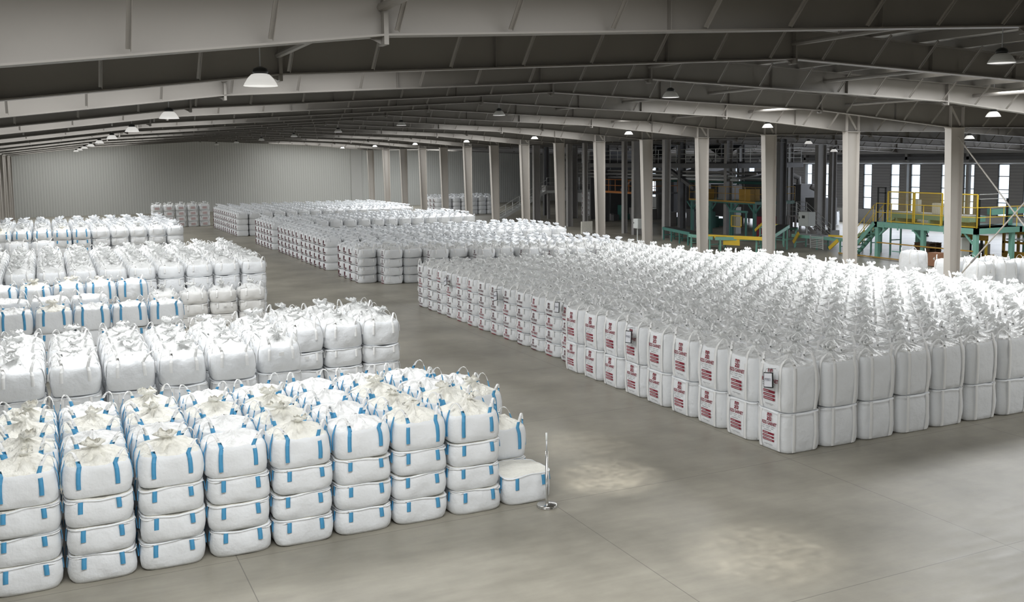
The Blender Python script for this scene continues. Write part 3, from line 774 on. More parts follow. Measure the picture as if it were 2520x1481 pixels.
KIND_NAME = dict(blue='blue_strap_bulk_bag', plain='plain_bulk_bag', tall='tall_printed_bulk_bag', low='low_printed_bulk_bag')
chosen, rest = [], []
for kd in KIND_NAME:
    vis = sorted([s for s in SPECS if s['kind'] == kd and s['seen']], key=lambda s: s['dep'])
    vis.sort(key=lambda s: 0 if 'far wall' in s['label'] else 1); chosen += vis[:300]; rest += vis[300:]
hidden = [s for s in SPECS if not s['seen']]
for s in chosen:
    me, parts = s['kit']
    o = link(KIND_NAME[s['kind']], me, None, (s['x'], s['y'], s['z']), s['rz'])
    tag(o, s['label'], 'bag', s['group'])
    small = s['dep'] > 62
    for pn, pm, pl, lab in parts:
        if small and pn in ('document_tag',): continue
        c = link(pn, pm, o, pl)
        if lab: c['label'] = lab
def mass(specs, name, label, nth, tops):
    V, F, MI = [], [], []; nv = 0
    for i, s in enumerate(specs):
        top = tops and s['kit'][0].materials[1].name == M['plastic'].name
        key = (round(s['h'], 2), top, i % 3)
        if key not in MASS:
            b = Bag(.458 if top else .455, s['h'], 300 + i % 3, top, nth=nth, dome=.125, p=4.0)
            n, k = nth, len(b.rings); vs = np.concatenate(b.V); fs = []
            for a in range(k - 1):
                for j in range(n): fs.append((a * n + j, a * n + (j + 1) % n, (a + 1) * n + (j + 1) % n, (a + 1) * n + j))
            fs = [list(f) for f in fs]
            if top:
                sm = spout_mesh(500 + i % 3, 'plastic', 1.2, 5, 12); b0 = len(vs)
                vs = np.concatenate([vs, np.array([v.co[:] for v in sm.vertices]) + [0, 0, s['h'] + .14]]); fs += [[b0 + q for q in p.vertices] for p in sm.polygons]
                for kk in range(4):
                    lm = b.loop(kk, 'webbing', 'webbing', s['h'] * .7, s['h'] * .97, .16, -.03, .06, .27); b0 = len(vs)
                    vs = np.concatenate([vs, np.array([v.co[:] for v in lm.vertices])]); fs += [[b0 + q for q in p.vertices] for p in lm.polygons]
            MASS[key] = (vs, np.array(fs))
        vs, fs = MASS[key]; c, sn = math.cos(s['rz']), math.sin(s['rz'])
        MI.append(np.zeros(len(fs), dtype=np.int32))
        if s['mark']:
            H = s['h']; q = []
            for y0, y1, z0, z1 in ((.02, .12, .42, .82), (-.22, .14, .26, .36), (-.10, .16, .06, .10)):
                q += [(-.505, y1, z0 * H), (-.505, y0, z0 * H), (-.505, y0, z1 * H), (-.505, y1, z1 * H), (-.46, y1, z0 * H), (-.46, y0, z0 * H), (-.46, y0, z1 * H), (-.46, y1, z1 * H)]
            b0 = len(vs); vs = np.concatenate([vs, np.array(q)])
            ff = [[8 * t + u for u in f] for t in range(3) for f in ((0, 1, 2, 3), (0, 4, 5, 1), (2, 6, 7, 3), (1, 5, 6, 2), (0, 3, 7, 4))]
            fs = np.concatenate([fs, np.array(ff) + b0]); MI.append(np.ones(len(ff), dtype=np.int32))
        V.append(np.stack([vs[:, 0] * c - vs[:, 1] * sn + s['x'], vs[:, 0] * sn + vs[:, 1] * c + s['y'], vs[:, 2] + s['z']], -1))
        F.append(fs + nv); nv += len(vs)
    V = np.concatenate(V); F = np.concatenate(F)
    me = bpy.data.meshes.new(name)
    me.vertices.add(len(V)); me.vertices.foreach_set('co', V.astype(np.float32).ravel())
    me.loops.add(F.size); me.loops.foreach_set('vertex_index', F.astype(np.int32).ravel())
    me.polygons.add(len(F)); me.polygons.foreach_set('loop_start', np.arange(0, F.size, 4, dtype=np.int32)); me.polygons.foreach_set('loop_total', np.full(len(F), 4, dtype=np.int32))
    me.polygons.foreach_set('use_smooth', [True] * len(F)); me.materials.append(M['fabric']); me.materials.append(M['darkred']); me.polygons.foreach_set('material_index', np.concatenate(MI)); me.update(calc_edges=True); me.validate()
    tag(link(name, me), label, 'bags', None, 'stuff')
MASS = {}
mass(rest, 'distant_bulk_bags', 'remaining far white bags in the blocks along the aisle', 16, True)
MASS = {}
mass(hidden, 'inner_bulk_bags', 'bags underneath the top layer inside the stacked blocks', 8, False)

# ------------------------------------------------------------------ stanchion, hanging cards, lamps
st = empty('stanchion', (7.53, 14.45, 0), 'chrome stanchion post with round base beside the nearest bags', 'stanchion')
link('base', MB().lathe([(0, 0), (.175, 0), (.18, .006), (.18, .014), (.172, .02), (.172, .026), (.178, .03), (.178, .04), (.165, .048), (.03, .054), (0, .054)], 0, 0, 'chrome', 40).mesh('base', True), st)
link('post', MB().lathe([(.03, .05), (.024, .07), (.024, .98), (.0, .98)], 0, 0, 'chrome', 18).mesh('post', True), st)
link('inner_rod', MB().lathe([(.012, .97), (.012, 1.18), (0, 1.18)], 0, 0, 'galv', 12).mesh('inner_rod', True), st)
link('white_tip', MB().lathe([(.014, 1.17), (.017, 1.18), (.017, 1.30), (0, 1.30)], 0, 0, 'cab_white', 12).mesh('white_tip', True), st)

def flat_text(t, size, m, depth=0.0, bold=.0, sx=1.0):
    vs, fs = text_mesh(t, size, bold)
    me = bpy.data.meshes.new('lettering'); me.from_pydata([(0, -x * sx, z) for x, z in vs], [], fs); me.materials.append(M[m]); me.update(); return me
def hanging_card(x, y, z, t, tilt, label, w=.27, h=.31):
    e = empty('hanging_card', (x, y, z), label, 'sign', 'black framed cards hung on the printed bags')
    e.rotation_euler = (tilt, R(6), 0)
    mb = MB().box(-.012, .006, -w / 2, w / 2, -h / 2, h / 2, 'black')
    link('frame', mb.mesh('frame'), e)
    link('card', MB().box(-.016, -.010, -w / 2 + .02, w / 2 - .02, -h / 2 + .02, h / 2 - .02, 'paper').mesh('card'), e)
    l = link('lettering', flat_text(t, .085, 'ink', sx=.95), e, (-.019, 0, -.02))
    hk = MB()
    for s in (-.06, .06): hk.tube([(-.004, s, h / 2 - .02), (-.03, s, h / 2 + .02), (-.01, s * .9, h / 2 + .07), (.20, s * .9, h / 2 + .08)], .006, 'galv', 6)
    link('hook', hk.mesh('hook'), e)
hanging_card(12.94, 15.13, 1.49, 'PF801', R(-9), 'black framed white card hung on the near corner printed bag')
hanging_card(12.94, 20.35, 1.52, 'PF802', R(-5), 'black framed white card hung midway along the tall printed bags')
hanging_card(13.36, 24.9, 1.62, 'PF803', R(-6), 'black framed white card where tall and low printed bags meet')
hanging_card(13.34, 29.2, 1.42, 'PF804', R(-14), 'black framed white card hung on low printed bags midway to the end')
hanging_card(13.34, 33.7, 1.42, 'PF805', R(-22), 'black framed white card hung on the farthest low printed bags, tilted most')

LAMP = MB().lathe([(.09, .22), (.16, .20), (.22, .14), (.27, .06), (.30, .0), (.285, .0), (.255, .06), (.15, .19)], 0, 0, 'shade', 28).mesh('shade', True)
LAMP_LIT = MB().lathe([(.09, .22), (.16, .20), (.22, .14), (.27, .06), (.30, .0), (.285, .0), (.255, .06), (.15, .19)], 0, 0, 'glow', 28).mesh('lit_shade', True)
LCAP = MB().lathe([(0, .34), (.05, .34), (.12, .30), (.14, .24), (.10, .20), (0, .20)], 0, 0, 'black', 20).mesh('driver_housing', True)
LLENS = MB().lathe([(0, .03), (.285, .005), (.28, .0), (0, .02)], 0, 0, 'glow', 24).mesh('lens', True)
def bay_lamp(x, y, z, lit, label, group, sc=1.0):
    e = empty('high_bay_lamp', (x, y, z), label, 'lamp', group)
    e.scale = (sc, sc, sc)
    link('lamp_shade', LAMP_LIT if lit else LAMP, e); link('housing', LCAP, e); link('lens', LLENS, e)
    L_ = (roof_z(x) - z) / sc
    link('hanging_rod', MB().tube([(0, 0, .33), (0, 0, L_)], .012, 'galv', 6).mesh('hanging_rod'), e)
for k in range(9):
    bay_lamp(3.0, 15.0 + 12 * k, 7.12, True, 'white high bay lamp, %s from the near end of the left row' % ORD[k], 'high bay lamps in the left row', .85)
for k, yy in enumerate([13.0] + [24.0 + 12 * j for j in range(8)]):
    bay_lamp(16.7, yy, 7.72, False, 'grey unlit high bay lamp below the ridge, %s from the near end' % ORD[k], 'unlit high bay lamps below the ridge', .85)
for k in range(8):
    bay_lamp(30.5, 24.0 + 12 * k, 7.28, True, 'white high bay lamp, %s from the near end of the right row' % ORD[k], 'high bay lamps in the right row', .85)
for k, (x, y, z, w) in enumerate(((44, 36, 6.75, 'right of the nearest column'), (44, 48, 6.7, 'above the control box'), (50, 52, 6.2, 'above the grey stairs'))):
    bay_lamp(x, y, z, True, 'white high bay lamp in the machine hall, %s' % w, 'high bay lamps in the machine hall', .85)

# ------------------------------------------------------------------ the bagging machine hall on the right
def rail(mb, pts, h, m, posts=1.0, r=.022, rails=(1.0, .52), closed=False):
    """handrail along a polyline of (x, y, z) with rails at fractions of h"""
    for a, b in zip(pts, pts[1:]):
        a, b = Vector(a), Vector(b); n = max(1, round((b - a).length / posts))
        for f in rails: mb.tube([a + Vector((0, 0, h * f)), b + Vector((0, 0, h * f))], r, m, 6)
        for i in range(n + 1):
            p = a.lerp(b, i / n); mb.tube([p, p + Vector((0, 0, h))], r, m, 6)
    return mb
# green work platform
pf = empty('work_platform', (43.3, 34.8, 0), 'green steel work platform with yellow handrails behind the nearest column', 'platform')
def pw(x, y, z): return (x - 43.3, y - 34.8, z)
ZD = 2.10
mb = MB(); 
for (x0, x1, y0, y1) in ((43.3, 43.5, 34.8, 41.7), (46.6, 46.8, 34.8, 41.7), (43.3, 49.6, 34.8, 35.0), (43.3, 46.8, 41.5, 41.7), (43.3, 49.6, 36.4, 36.6)):
    mb.box(x0 - 43.3, x1 - 43.3, y0 - 34.8, y1 - 34.8, ZD - .30, ZD, 'green')
mb.box(.02, 3.4, .02, 6.8, ZD - .02, ZD + .01, 'dgreen').box(.02, 6.2, .02, 1.75, ZD - .02, ZD + .01, 'dgreen')
link('deck', mb.mesh('deck'), pf)
for x, y in ((43.45, 34.95), (43.45, 38.3), (43.45, 41.55), (46.7, 38.3), (46.7, 41.55), (46.2, 34.95), (49.4, 34.95), (49.4, 36.5)):
    m_ = MB().box(-.11, .11, -.11, .11, 0, ZD - .3, 'green').box(-.2, .2, -.2, .2, 0, .03, 'green')
    m_.bar((0, .08, ZD - .9), (0, .7 if y < 41 else -.7, ZD - .3), .08, .10, 'green') if x < 44 else None
    link('leg', m_.mesh('leg'), pf, pw(x, y, 0))
rl = rail(MB(), [pw(43.32, 41.6, ZD), pw(43.32, 34.85, ZD), pw(49.5, 34.85, ZD)], 1.08, 'yellow', 1.05)
link('handrail', rl.mesh('handrail'), pf)
def gate(y0, y1, x=43.55, z1=1.75):
    g = MB()
    for yy in (y0, y1): g.box(x - 43.3 - .03, x - 43.3 + .03, yy - 34.8 - .03, yy - 34.8 + .03, ZD, ZD + z1, 'yellow')
    for zz in (ZD + .05, ZD + z1): g.box(x - 43.3 - .03, x - 43.3 + .03, y0 - 34.8, y1 - 34.8, zz - .03, zz + .03, 'yellow')
    o = link('guard_gate', g.mesh('guard_gate'), pf)
    link('wire_mesh', MB().box(x - 43.3 - .005, x - 43.3 + .005, y0 - 34.8, y1 - 34.8, ZD + .05, ZD + z1, 'guard_mesh').mesh('wire_mesh'), o)
gate(39.15, 40.95); gate(37.2, 39.05); gate(35.0, 37.0)
g = MB()
for yy in (41.1, 41.65): g.box(.2, .27, yy - 34.8, yy - 34.8 + .07, ZD, ZD + 2.0, 'black')
for zz in (ZD + 1.65, ZD + 1.95): g.box(.2, .27, 41.1 - 34.8, 41.7 - 34.8, zz, zz + .05, 'black')
link('black_frame', g.mesh('black_frame'), pf)
g = MB()
for xx in (.45, 2.6): g.box(xx, xx + .09, .25, .34, ZD, ZD + 1.5, 'black')
g.box(.45, 2.7, .25, .33, ZD + .06, ZD + .12, 'black')
for zz in (1.75, 1.5): g.tube([(.5, .3, ZD + zz), (2.7, .3, ZD + zz)], .02, 'rail_grey', 6)
link('light_barrier', g.mesh('light_barrier'), pf)
g = MB().box(.6, 1.9, 1.0, 6.2, ZD + .25, ZD + .55, 'green').box(.65, 1.85, 1.0, 6.2, ZD + .55, ZD + .58, 'galv')
for yy in (1.5, 3.5, 5.8): g.box(.6, 1.9, yy, yy + .1, ZD, ZD + .25, 'green')
link('roller_bed', g.mesh('roller_bed'), pf)
link('side_panel', MB().box(1.2, 1.5, 3.0, 3.9, ZD + .58, ZD + 1.15, 'cab_white').mesh('side_panel'), pf)
link('side_panel', MB().box(2.0, 2.3, 5.6, 5.95, ZD, ZD + 1.25, 'cab_white').mesh('side_panel'), pf)
tg = MB()
for i in range(6): tg.box(-.03, -.005, .9 + i * 1.05, 1.0 + i * 1.05, ZD - .40, ZD - .16, 'green')
link('bracket', tg.mesh('bracket'), pf)
# platform stairs
sm = MB()
for dx in (0, .75):
    sm.bar((dx, 6.9, ZD - .08), (dx + .35, 9.2, .03), .05, .24, 'green')
for i in range(9):
    t = (i + .5) / 9; sm.box(.35 * t, .75 + .35 * t, 6.9 + 2.3 * t - .11, 6.9 + 2.3 * t + .11, ZD * (1 - t) - .02, ZD * (1 - t) + .02, 'green')
sto = link('stair', sm.mesh('stair'), pf)
for dx in (0, .75):
    rr_ = MB().tube([(dx, 6.9, ZD + 1.0), (dx + .35, 9.2, 1.0), (dx + .36, 9.35, .8), (dx + .36, 9.3, 0)], .022, 'yellow', 6).tube([(dx, 6.9, ZD + .5), (dx + .34, 9.1, .55)], .018, 'yellow', 6)
    for t in (.05, .4, .75): rr_.tube([(dx + .35 * t, 6.9 + 2.3 * t, ZD * (1 - t)), (dx + .35 * t, 6.9 + 2.3 * t, ZD * (1 - t) + 1.02)], .018, 'yellow', 6)
    link('stair_rail', rr_.mesh('stair_rail'), sto)
lo = MB().box(.0, .08, .2, 6.7, .88, .94, 'ochre').box(-.1, .0, -.0, 9.6, .02, .08, 'ochre').box(.05, .1, 3.4, 5.6, .45, .5, 'green')
link('low_guard_bar', lo.mesh('low_guard_bar'), pf)
# inclined take-off belt rising to the platform, seen left of its stairs
def conveyor(name_loc, pts, w, label, body='green', belt='rubber', guard=None, leg_step=1.6):
    e = empty('belt_conveyor', name_loc, label, 'conveyor', 'conveyors by the machine')
    O = Vector(name_loc); f = MB(); bl = MB()
    for a, b in zip(pts, pts[1:]):
        a, b = Vector(a) - O, Vector(b) - O; d = (b - a); s = Vector((-d.y, d.x, 0)).normalized() * (w / 2)
        for sg in (-1, 1): f.bar(a + s * sg - Vector((0, 0, .09)), b + s * sg - Vector((0, 0, .09)), .05, .20, body)
        bl.bar(a, b, w - .08, .04, belt)
    link('frame', f.mesh('frame'), e); link('belt', bl.mesh('belt'), e)
    for a, b in zip(pts, pts[1:]):
        a, b = Vector(a) - O, Vector(b) - O; n = max(1, int((b - a).length / leg_step)); s = Vector((-(b - a).y, (b - a).x, 0)).normalized() * (w / 2)
        for i in range(n + 1):
            p = a.lerp(b, (i + .15) / (n + .3)); lg = MB()
            for sg in (-1, 1): lg.box(p.x + s.x * sg - .04, p.x + s.x * sg + .04, p.y + s.y * sg - .04, p.y + s.y * sg + .04, -O.z, p.z - .1, body)
            lg.bar(p + s * -1 + Vector((0, 0, -p.z * .6)), p + s + Vector((0, 0, -p.z * .6)), .05, .06, body)
            link('leg', lg.mesh('leg'), e)
    if guard:
        gm = MB()
        for (a, b, hh) in guard: gm.bar(Vector(a) - O, Vector(b) - O, .06, hh, 'yellow')
        link('yellow_guard', gm.mesh('yellow_guard'), e)
    return e
conveyor((45.2, 44.5, 0), [(45.75, 45.6, .75), (45.6, 42.0, 2.35)], .8, 'green inclined belt rising to the platform beside its stairs')
conveyor((38.8, 51.5, 0), [(38.4, 52.5, .9), (38.6, 50.2, .85), (40.2, 47.6, .92), (42.6, 48.6, 1.55)], .8, 'low green conveyor with thick yellow guard behind the white bags', guard=[((37.98, 51.0, .88), (39.7, 47.2, .88), .22), ((38.6, 49.6, .6), (39.1, 48.6, .6), .45)])
conveyor((44.6, 50.6, 0), [(44.4, 52.6, 1.25), (44.0, 49.4, 1.25)], .9, 'raised green conveyor with bent yellow guard below the grey control box', guard=[((43.88, 52.2, 1.35), (43.7, 49.7, 1.35), .18), ((43.88, 52.2, 1.35), (43.95, 53.0, .85), .18), ((43.6, 48.3, 1.0), (43.7, 48.9, .35), .22)])
conveyor((44.6, 47.0, 0), [(44.3, 49.2, .85), (44.6, 44.9, .85)], 1.0, 'low roller conveyor with yellow guard before the grey stairs', belt='galv', guard=[((43.85, 45.9, .98), (44.1, 44.6, .98), .12), ((43.75, 45.0, .75), (43.72, 45.7, .2), .22)])
conveyor((40.5, 57.5, 0), [(40.6, 58.6, .9), (39.2, 53.4, .9)], .8, 'dark green conveyor with ochre drive end behind the white bags', body='dgreen')
rmp = MB()
for i in range(7): rmp.bar((43.5, 46.0 + i * .01, .2 + i * .11), (43.6, 47.2, .2 + i * .11), .05, .05, 'rail_grey')
rmp.bar((43.5, 46.0, .1), (43.52, 46.05, .95), .05, .05, 'rail_grey').bar((43.6, 47.2, .1), (43.6, 47.25, .95), .05, .05, 'rail_grey')
tag(link('slatted_chute', rmp.mesh('slatted_chute')), 'grey slatted chute beside the low roller conveyor', 'chute')
# cabinets
def cabinet(x, y, z, w, d, h, label, m='cab', leg=False, name='control_cabinet', extra=None):
    e = empty(name, (x, y, 0), label, 'cabinet')
    link('cabinet_body', MB().box(-d / 2, d / 2, -w / 2, w / 2, z, z + h, m).mesh('cabinet_body'), e)
    link('door', MB().box(-d / 2 - .02, -d / 2, -w / 2 + .03, w / 2 - .03, z + .03, z + h - .03, m).mesh('door'), e)
    link('handle', MB().box(-d / 2 - .04, -d / 2 - .02, w / 2 - .12, w / 2 - .09, z + h * .5, z + h * .65, 'black').mesh('handle'), e)
    if leg: link('stand', MB().tube([(0, 0, 0), (0, 0, z)], .045, 'cab', 8).box(-.15, .15, -.15, .15, 0, .03, 'cab').mesh('stand'), e)
    if extra == 'screen': link('screen', MB().box(-d / 2 - .03, -d / 2 - .02, -.15, .12, z + h * .55, z + h * .75, 'black').mesh('screen'), e)
    return e
cabinet(46.0, 50.2, 1.25, .95, .6, .95, 'grey control box with small screen above the raised conveyor', leg=True, extra='screen')
cabinet(37.6, 58.0, .95, .62, .3, .68, 'pale grey switch box on a pole behind the white bags', leg=True)
cabinet(48.0, 60.3, 0, .9, .5, 2.05, 'tall grey control cabinet below the green mezzanine')
cabinet(44.0, 36.5, 0, 1.0, .6, 1.55, 'white switch cabinet beneath the green platform', m='cab_white')
# grey stairs
gs_ = empty('steel_stairs', (49.25, 52.0, 0), 'grey steel stairs with handrails left of the dark posts', 'stairs')
m_ = MB()
for dy in (0, .9):
    m_.bar((.3 * dy, 2.8 + dy * .0, 1.55), (.3 * dy, .3, .05), .05, .26, 'mid_steel') if dy == 0 else m_.bar((.9, 2.8, 1.55), (.9, .3, .05), .05, .26, 'mid_steel')
for i in range(7):
    t = (i + .5) / 7; m_.box(0, .9, 2.8 - 2.5 * t - .13, 2.8 - 2.5 * t + .13, 1.55 * (1 - t) - .02, 1.55 * (1 - t) + .02, 'mid_steel')
m_.box(0, .9, 2.8, 3.9, 1.5, 1.56, 'mid_steel').box(.1, .2, 3.7, 3.8, 0, 1.5, 'mid_steel').box(.7, .8, 3.7, 3.8, 0, 1.5, 'mid_steel')
link('flight', m_.mesh('flight'), gs_)
for xx in (0, .9):
    hr = MB()
    for f in (.35, .68, 1.0): hr.tube([(xx, 3.9, 1.55 + f), (xx, 2.8, 1.55 + f), (xx, .3, .05 + f)], .02, 'rail_grey', 6)
    for yy, zz in ((3.9, 1.55), (2.8, 1.55), (.3, .05)): hr.tube([(xx, yy, zz), (xx, yy, zz + 1.0)], .02, 'rail_grey', 6)
    link('handrail', hr.mesh('handrail'), gs_)
# dark posts of the machine tower
def post(x, y, w, h, m, label, plinth=0):
    mb = MB().box(x - w / 2, x + w / 2, y - .02, y + .02, 0, h, m)
    for s in (-1, 1): mb.box(x + s * w / 2 - .02, x + s * w / 2 + .02, y - .17, y + .17, 0, h, m)
    o = link('tower_post', mb.mesh('tower_post')); o['kind'] = 'structure'; o['label'] = label
    if plinth: link('plinth', MB().box(x - .4, x + .4, y - .4, y + .4, 0, plinth, 'concrete').mesh('plinth'), o)
for n, dx in ((4, 0), (5, 0), (6, 0), (7, 0), (8, 0), (9, 0), (10, 0)):
    post(47.0, frame_y(n), .55, roof_z(47) - .6, 'mid_steel' if n % 2 else 'dark_steel', 'dark steel post of the machine tower')
for n in (5, 6, 7, 8, 9):
    post(53.0, frame_y(n), .5, roof_z(53) - .6, 'mid_steel', 'dark steel post at the back of the machine tower')
for y_, w_ in ((80.34, .62), (74.05, .45), (71.3, .3), (65.11, .3), (63.36, .7), (59.39, .5)):
    post(41.0, y_, w_, roof_z(41) - .7, 'mid_steel', 'dark grey post standing just behind the beige column row')
post(50.6, 53.9, .75, 6.7, 'mid_steel', 'wide dark steel post beside the grey stairs')
post(53.2, 55.4, .4, 6.6, 'mid_steel', 'slim dark steel post on a block beside the grey stairs', .35)
post(48.6, 56.4, .6, 6.8, 'mid_steel', 'dark steel post behind the control box')
# machine tower: upper floor, hoppers, pipes
tw = empty('machine_tower', (50, 69, 0), 'dark steel machine tower with railed upper floor and pipes', 'machine tower')
mb = MB()
for x in (46.8, 49.9, 53.0): mb.box(x - .15 - 50, x + .15 - 50, 58.5 - 69, 82 - 69, 5.05, 5.40, 'dark_steel')
for y in (58.6, 65.9, 71.9, 77.9, 82): mb.box(-3.2, 3.0, y - 69 - .12, y - 69 + .12, 5.05, 5.40, 'dark_steel')
mb.box(-3.2, 3.0, -10.4, 13, 5.40, 5.44, 'dark_steel')
link('upper_floor', mb.mesh('upper_floor'), tw)
link('handrail', rail(MB(), [(-3.2, 13, 5.44), (-3.2, -10.4, 5.44), (3.0, -10.4, 5.44)], 1.1, 'rail_grey', 1.3, .028, (1.0, .66, .33)).mesh('handrail'), tw)
pp = MB()
for (x, z, r, m) in ((-3.0, 4.45, .10, 'galv'), (-2.7, 4.15, .13, 'galv'), (-2.9, 4.75, .07, 'mid_steel'), (.5, 4.2, .16, 'galv'), (-1.0, 4.6, .10, 'mid_steel'), (1.5, 3.8, .12, 'dgreen')):
    pp.tube([(x, -10, z), (x, 14, z)], r, m, 10)
for y in (-9, -3, 3, 9): pp.tube([(-3.2, y, 3.9), (3.0, y + 1.0, 4.9)], .09, 'mid_steel', 8)
link('pipes', pp.mesh('pipes', True), tw)
rr2 = random.Random(5)
for i in range(22):
    x, y, z = rr2.uniform(-2, 3), rr2.choice((rr2.uniform(-3.4, 1.5), rr2.uniform(8.5, 11))), 0.0
    a, b, c = rr2.uniform(.3, .9), rr2.uniform(.3, 1.0), rr2.uniform(.5, 1.5)
    bx = MB(); bx.box(x, x + a, y, y + b, z, z + c, rr2.choice(('dark_steel', 'dark_steel', 'mid_steel', 'dgreen')))
    if z < .1 and y > 10: bx.tube([(x + a / 2, y + b / 2, c), (x + a / 2, y + b / 2, 5.0)], .07, 'dark_steel', 6)
    link('process_unit', bx.mesh('process_unit'), tw)
link('back_panel', MB().box(-2.5, 3, 12.5, 12.7, 0, 6.6, 'dark_steel').mesh('back_panel'), tw)
link('inclined_chute', MB().bar((-3.1, -1.5, 4.9), (-3.1, -5.0, 3.4), .3, .25, 'dark_steel').mesh('inclined_chute'), tw)
link('inclined_chute', MB().bar((-3.1, 6, 3.0), (-3.1, 2.5, 4.8), .2, .2, 'dark_steel').mesh('inclined_chute'), tw)
for k, (y, lab) in enumerate(((62.2, 'black steel hopper above the tower floor, nearer of two'), (71.2, 'black steel hopper above the tower floor, farther of two'))):
    h = empty('hopper', (48.3, y, 5.446), lab, 'hopper', 'black hoppers on the machine tower')
    cone = []
    m_ = MB(); z1, z0 = 1.5, .55
    vs = [(-1.1, -1.2, z1), (1.1, -1.2, z1), (1.1, 1.2, z1), (-1.1, 1.2, z1), (-.22, -.22, z0), (.22, -.22, z0), (.22, .22, z0), (-.22, .22, z0)]
    m_.add(vs, [(0, 4, 5, 1), (1, 5, 6, 2), (2, 6, 7, 3), (3, 7, 4, 0), (4, 7, 6, 5), (0, 1, 2, 3)], 'black')
    link('hopper_cone', m_.mesh('hopper_cone'), h)
    link('outlet', MB().tube([(0, 0, 0), (0, 0, .6)], .2, 'dark_steel', 12).mesh('outlet'), h)
    fr = MB()
    for sx in (-1.1, 1.1):
        for sy in (-1.2, 1.2): fr.bar((sx, sy, 0), (sx, sy, 1.5), .09, .09, 'dark_steel')
    fr.bar((-1.1, -1.2, 1.45), (-1.1, 0, .1), .07, .07, 'dark_steel').bar((-1.1, 1.2, 1.45), (-1.1, 0, .1), .07, .07, 'galv')
    for zz in (.05, 1.42):
        for q in (-1, 1): fr.bar((-1.1, 1.2 * q, zz), (1.1, 1.2 * q, zz), .07, .07, 'dark_steel').bar((1.1 * q, -1.2, zz), (1.1 * q, 1.2, zz), .07, .07, 'dark_steel')
    link('stand', fr.mesh('stand'), h)
for k, (x, y, a, b_, h_) in enumerate(((55.2, 62.5, 2.2, 3.0, 3.6), (55.6, 67.0, 2.4, 3.2, 4.6), (55.4, 71.6, 2.2, 3.0, 3.4), (55.8, 76.0, 2.4, 3.0, 4.9), (55.4, 80.5, 2.2, 3.0, 4.0), (54.6, 58.9, 1.6, 1.8, 2.6))):  # dark boxes added to shade the floor and darken the view behind the tower
    e = empty('shade_block', (x, y, 0), 'dark boxed block added for shade behind the machine tower, %s from the near end' % ORD[(k + 1) % 6], 'machine', 'dark blocks added for shade behind the machine tower')
    link('casing', MB().box(0, a, -b_ / 2, b_ / 2, .5, h_, 'dark_steel').mesh('casing'), e)
    link('duct', MB().tube([(a / 2, 0, h_), (a / 2, 0, h_ + .5), (a / 2 - .8, .3, h_ + .9)], .22, 'mid_steel', 10).mesh('duct'), e)
    for sx in (.1, a - .1):
        for sy in (-1, 1): link('leg', MB().box(sx - .07, sx + .07, sy * (b_ / 2 - .1) - .07, sy * (b_ / 2 - .1) + .07, 0, .5, 'mid_steel').mesh('leg'), e)
# green mezzanine and orange gallery
mz = empty('mezzanine', (47.4, 60, 0), 'green mezzanine with yellow railing inside the machine tower', 'mezzanine')
mb = MB().box(-1.0, 2.7, -4, 4, 2.42, 2.62, 'dgreen').box(-1.06, -1.0, -4, 4, 2.52, 2.64, 'ochre')
link('deck', mb.mesh('deck'), mz)
for y in (-3.8, -1.2, 1.4, 3.8):
    m_ = MB().box(-.95, -.75, y - .1, y + .1, 0, 2.42, 'dgreen').bar((-.85, y, 1.75), (-.85, y + .7, 2.4), .08, .1, 'dgreen').bar((-.85, y, 1.75), (-.85, y - .7, 2.4), .08, .1, 'dgreen')
    link('leg', m_.mesh('leg'), mz)
link('handrail', rail(MB(), [(-1.0, 4, 2.62), (-1.0, -4, 2.62), (2.7, -4, 2.62)], 1.05, 'ochre', 1.1, .022).mesh('handrail'), mz)
for bb in ((-.3, .6, -2.6, -1.3, 2.62, 3.5, 'ochre'), (.0, 1.2, .2, 1.6, 2.62, 3.7, 'mid_steel'), (-.6, .1, 2.2, 3.2, 2.62, 3.4, 'ochre'), (0, 1.6, -3.8, -3.0, 0, 1.5, 'red')):
    link('machine_box', MB().box(*bb).mesh('machine_box'), mz)
og = empty('orange_gallery', (47.2, 75, -.35), 'dark gallery with orange railing in the machine tower', 'gallery')
link('deck', MB().box(-.6, 3, -4, 4, 3.05, 3.2, 'dark_steel').box(-.66, -.6, -4, 4, 3.08, 3.26, 'orange').mesh('deck'), og)
link('handrail', rail(MB(), [(-.6, 4, 3.2), (-.6, -4, 3.2), (3, -4, 3.2)], 1.1, 'orange', 1.2, .03).mesh('handrail'), og)
for y in (-3.8, 3.8): link('leg', MB().box(-.5, -.3, y - .1, y + .1, .36, 3.05, 'dark_steel').mesh('leg'), og)
gd = empty('machine_guard', (44.4, 55.6, 0), 'yellow framed mesh guard on green legs before the dark machine', 'guard')
m_ = MB()
for yy in (-.55, .55): m_.box(-.03, .03, yy - .03, yy + .03, 0.9, 1.75, 'yellow')
for zz in (.95, 1.72): m_.box(-.03, .03, -.58, .58, zz - .03, zz + .03, 'yellow')
link('frame', m_.mesh('frame'), gd); link('wire_mesh', MB().box(-.005, .005, -.55, .55, .95, 1.72, 'guard_mesh').mesh('wire_mesh'), gd)
for yy in (-.9, .9): link('leg', MB().box(.1, .2, yy - .05, yy + .05, 0, 2.0, 'dgreen').mesh('leg'), gd)
link('top_beam', MB().box(.08, .22, -1.0, 1.0, 1.95, 2.1, 'dgreen').mesh('top_beam'), gd)
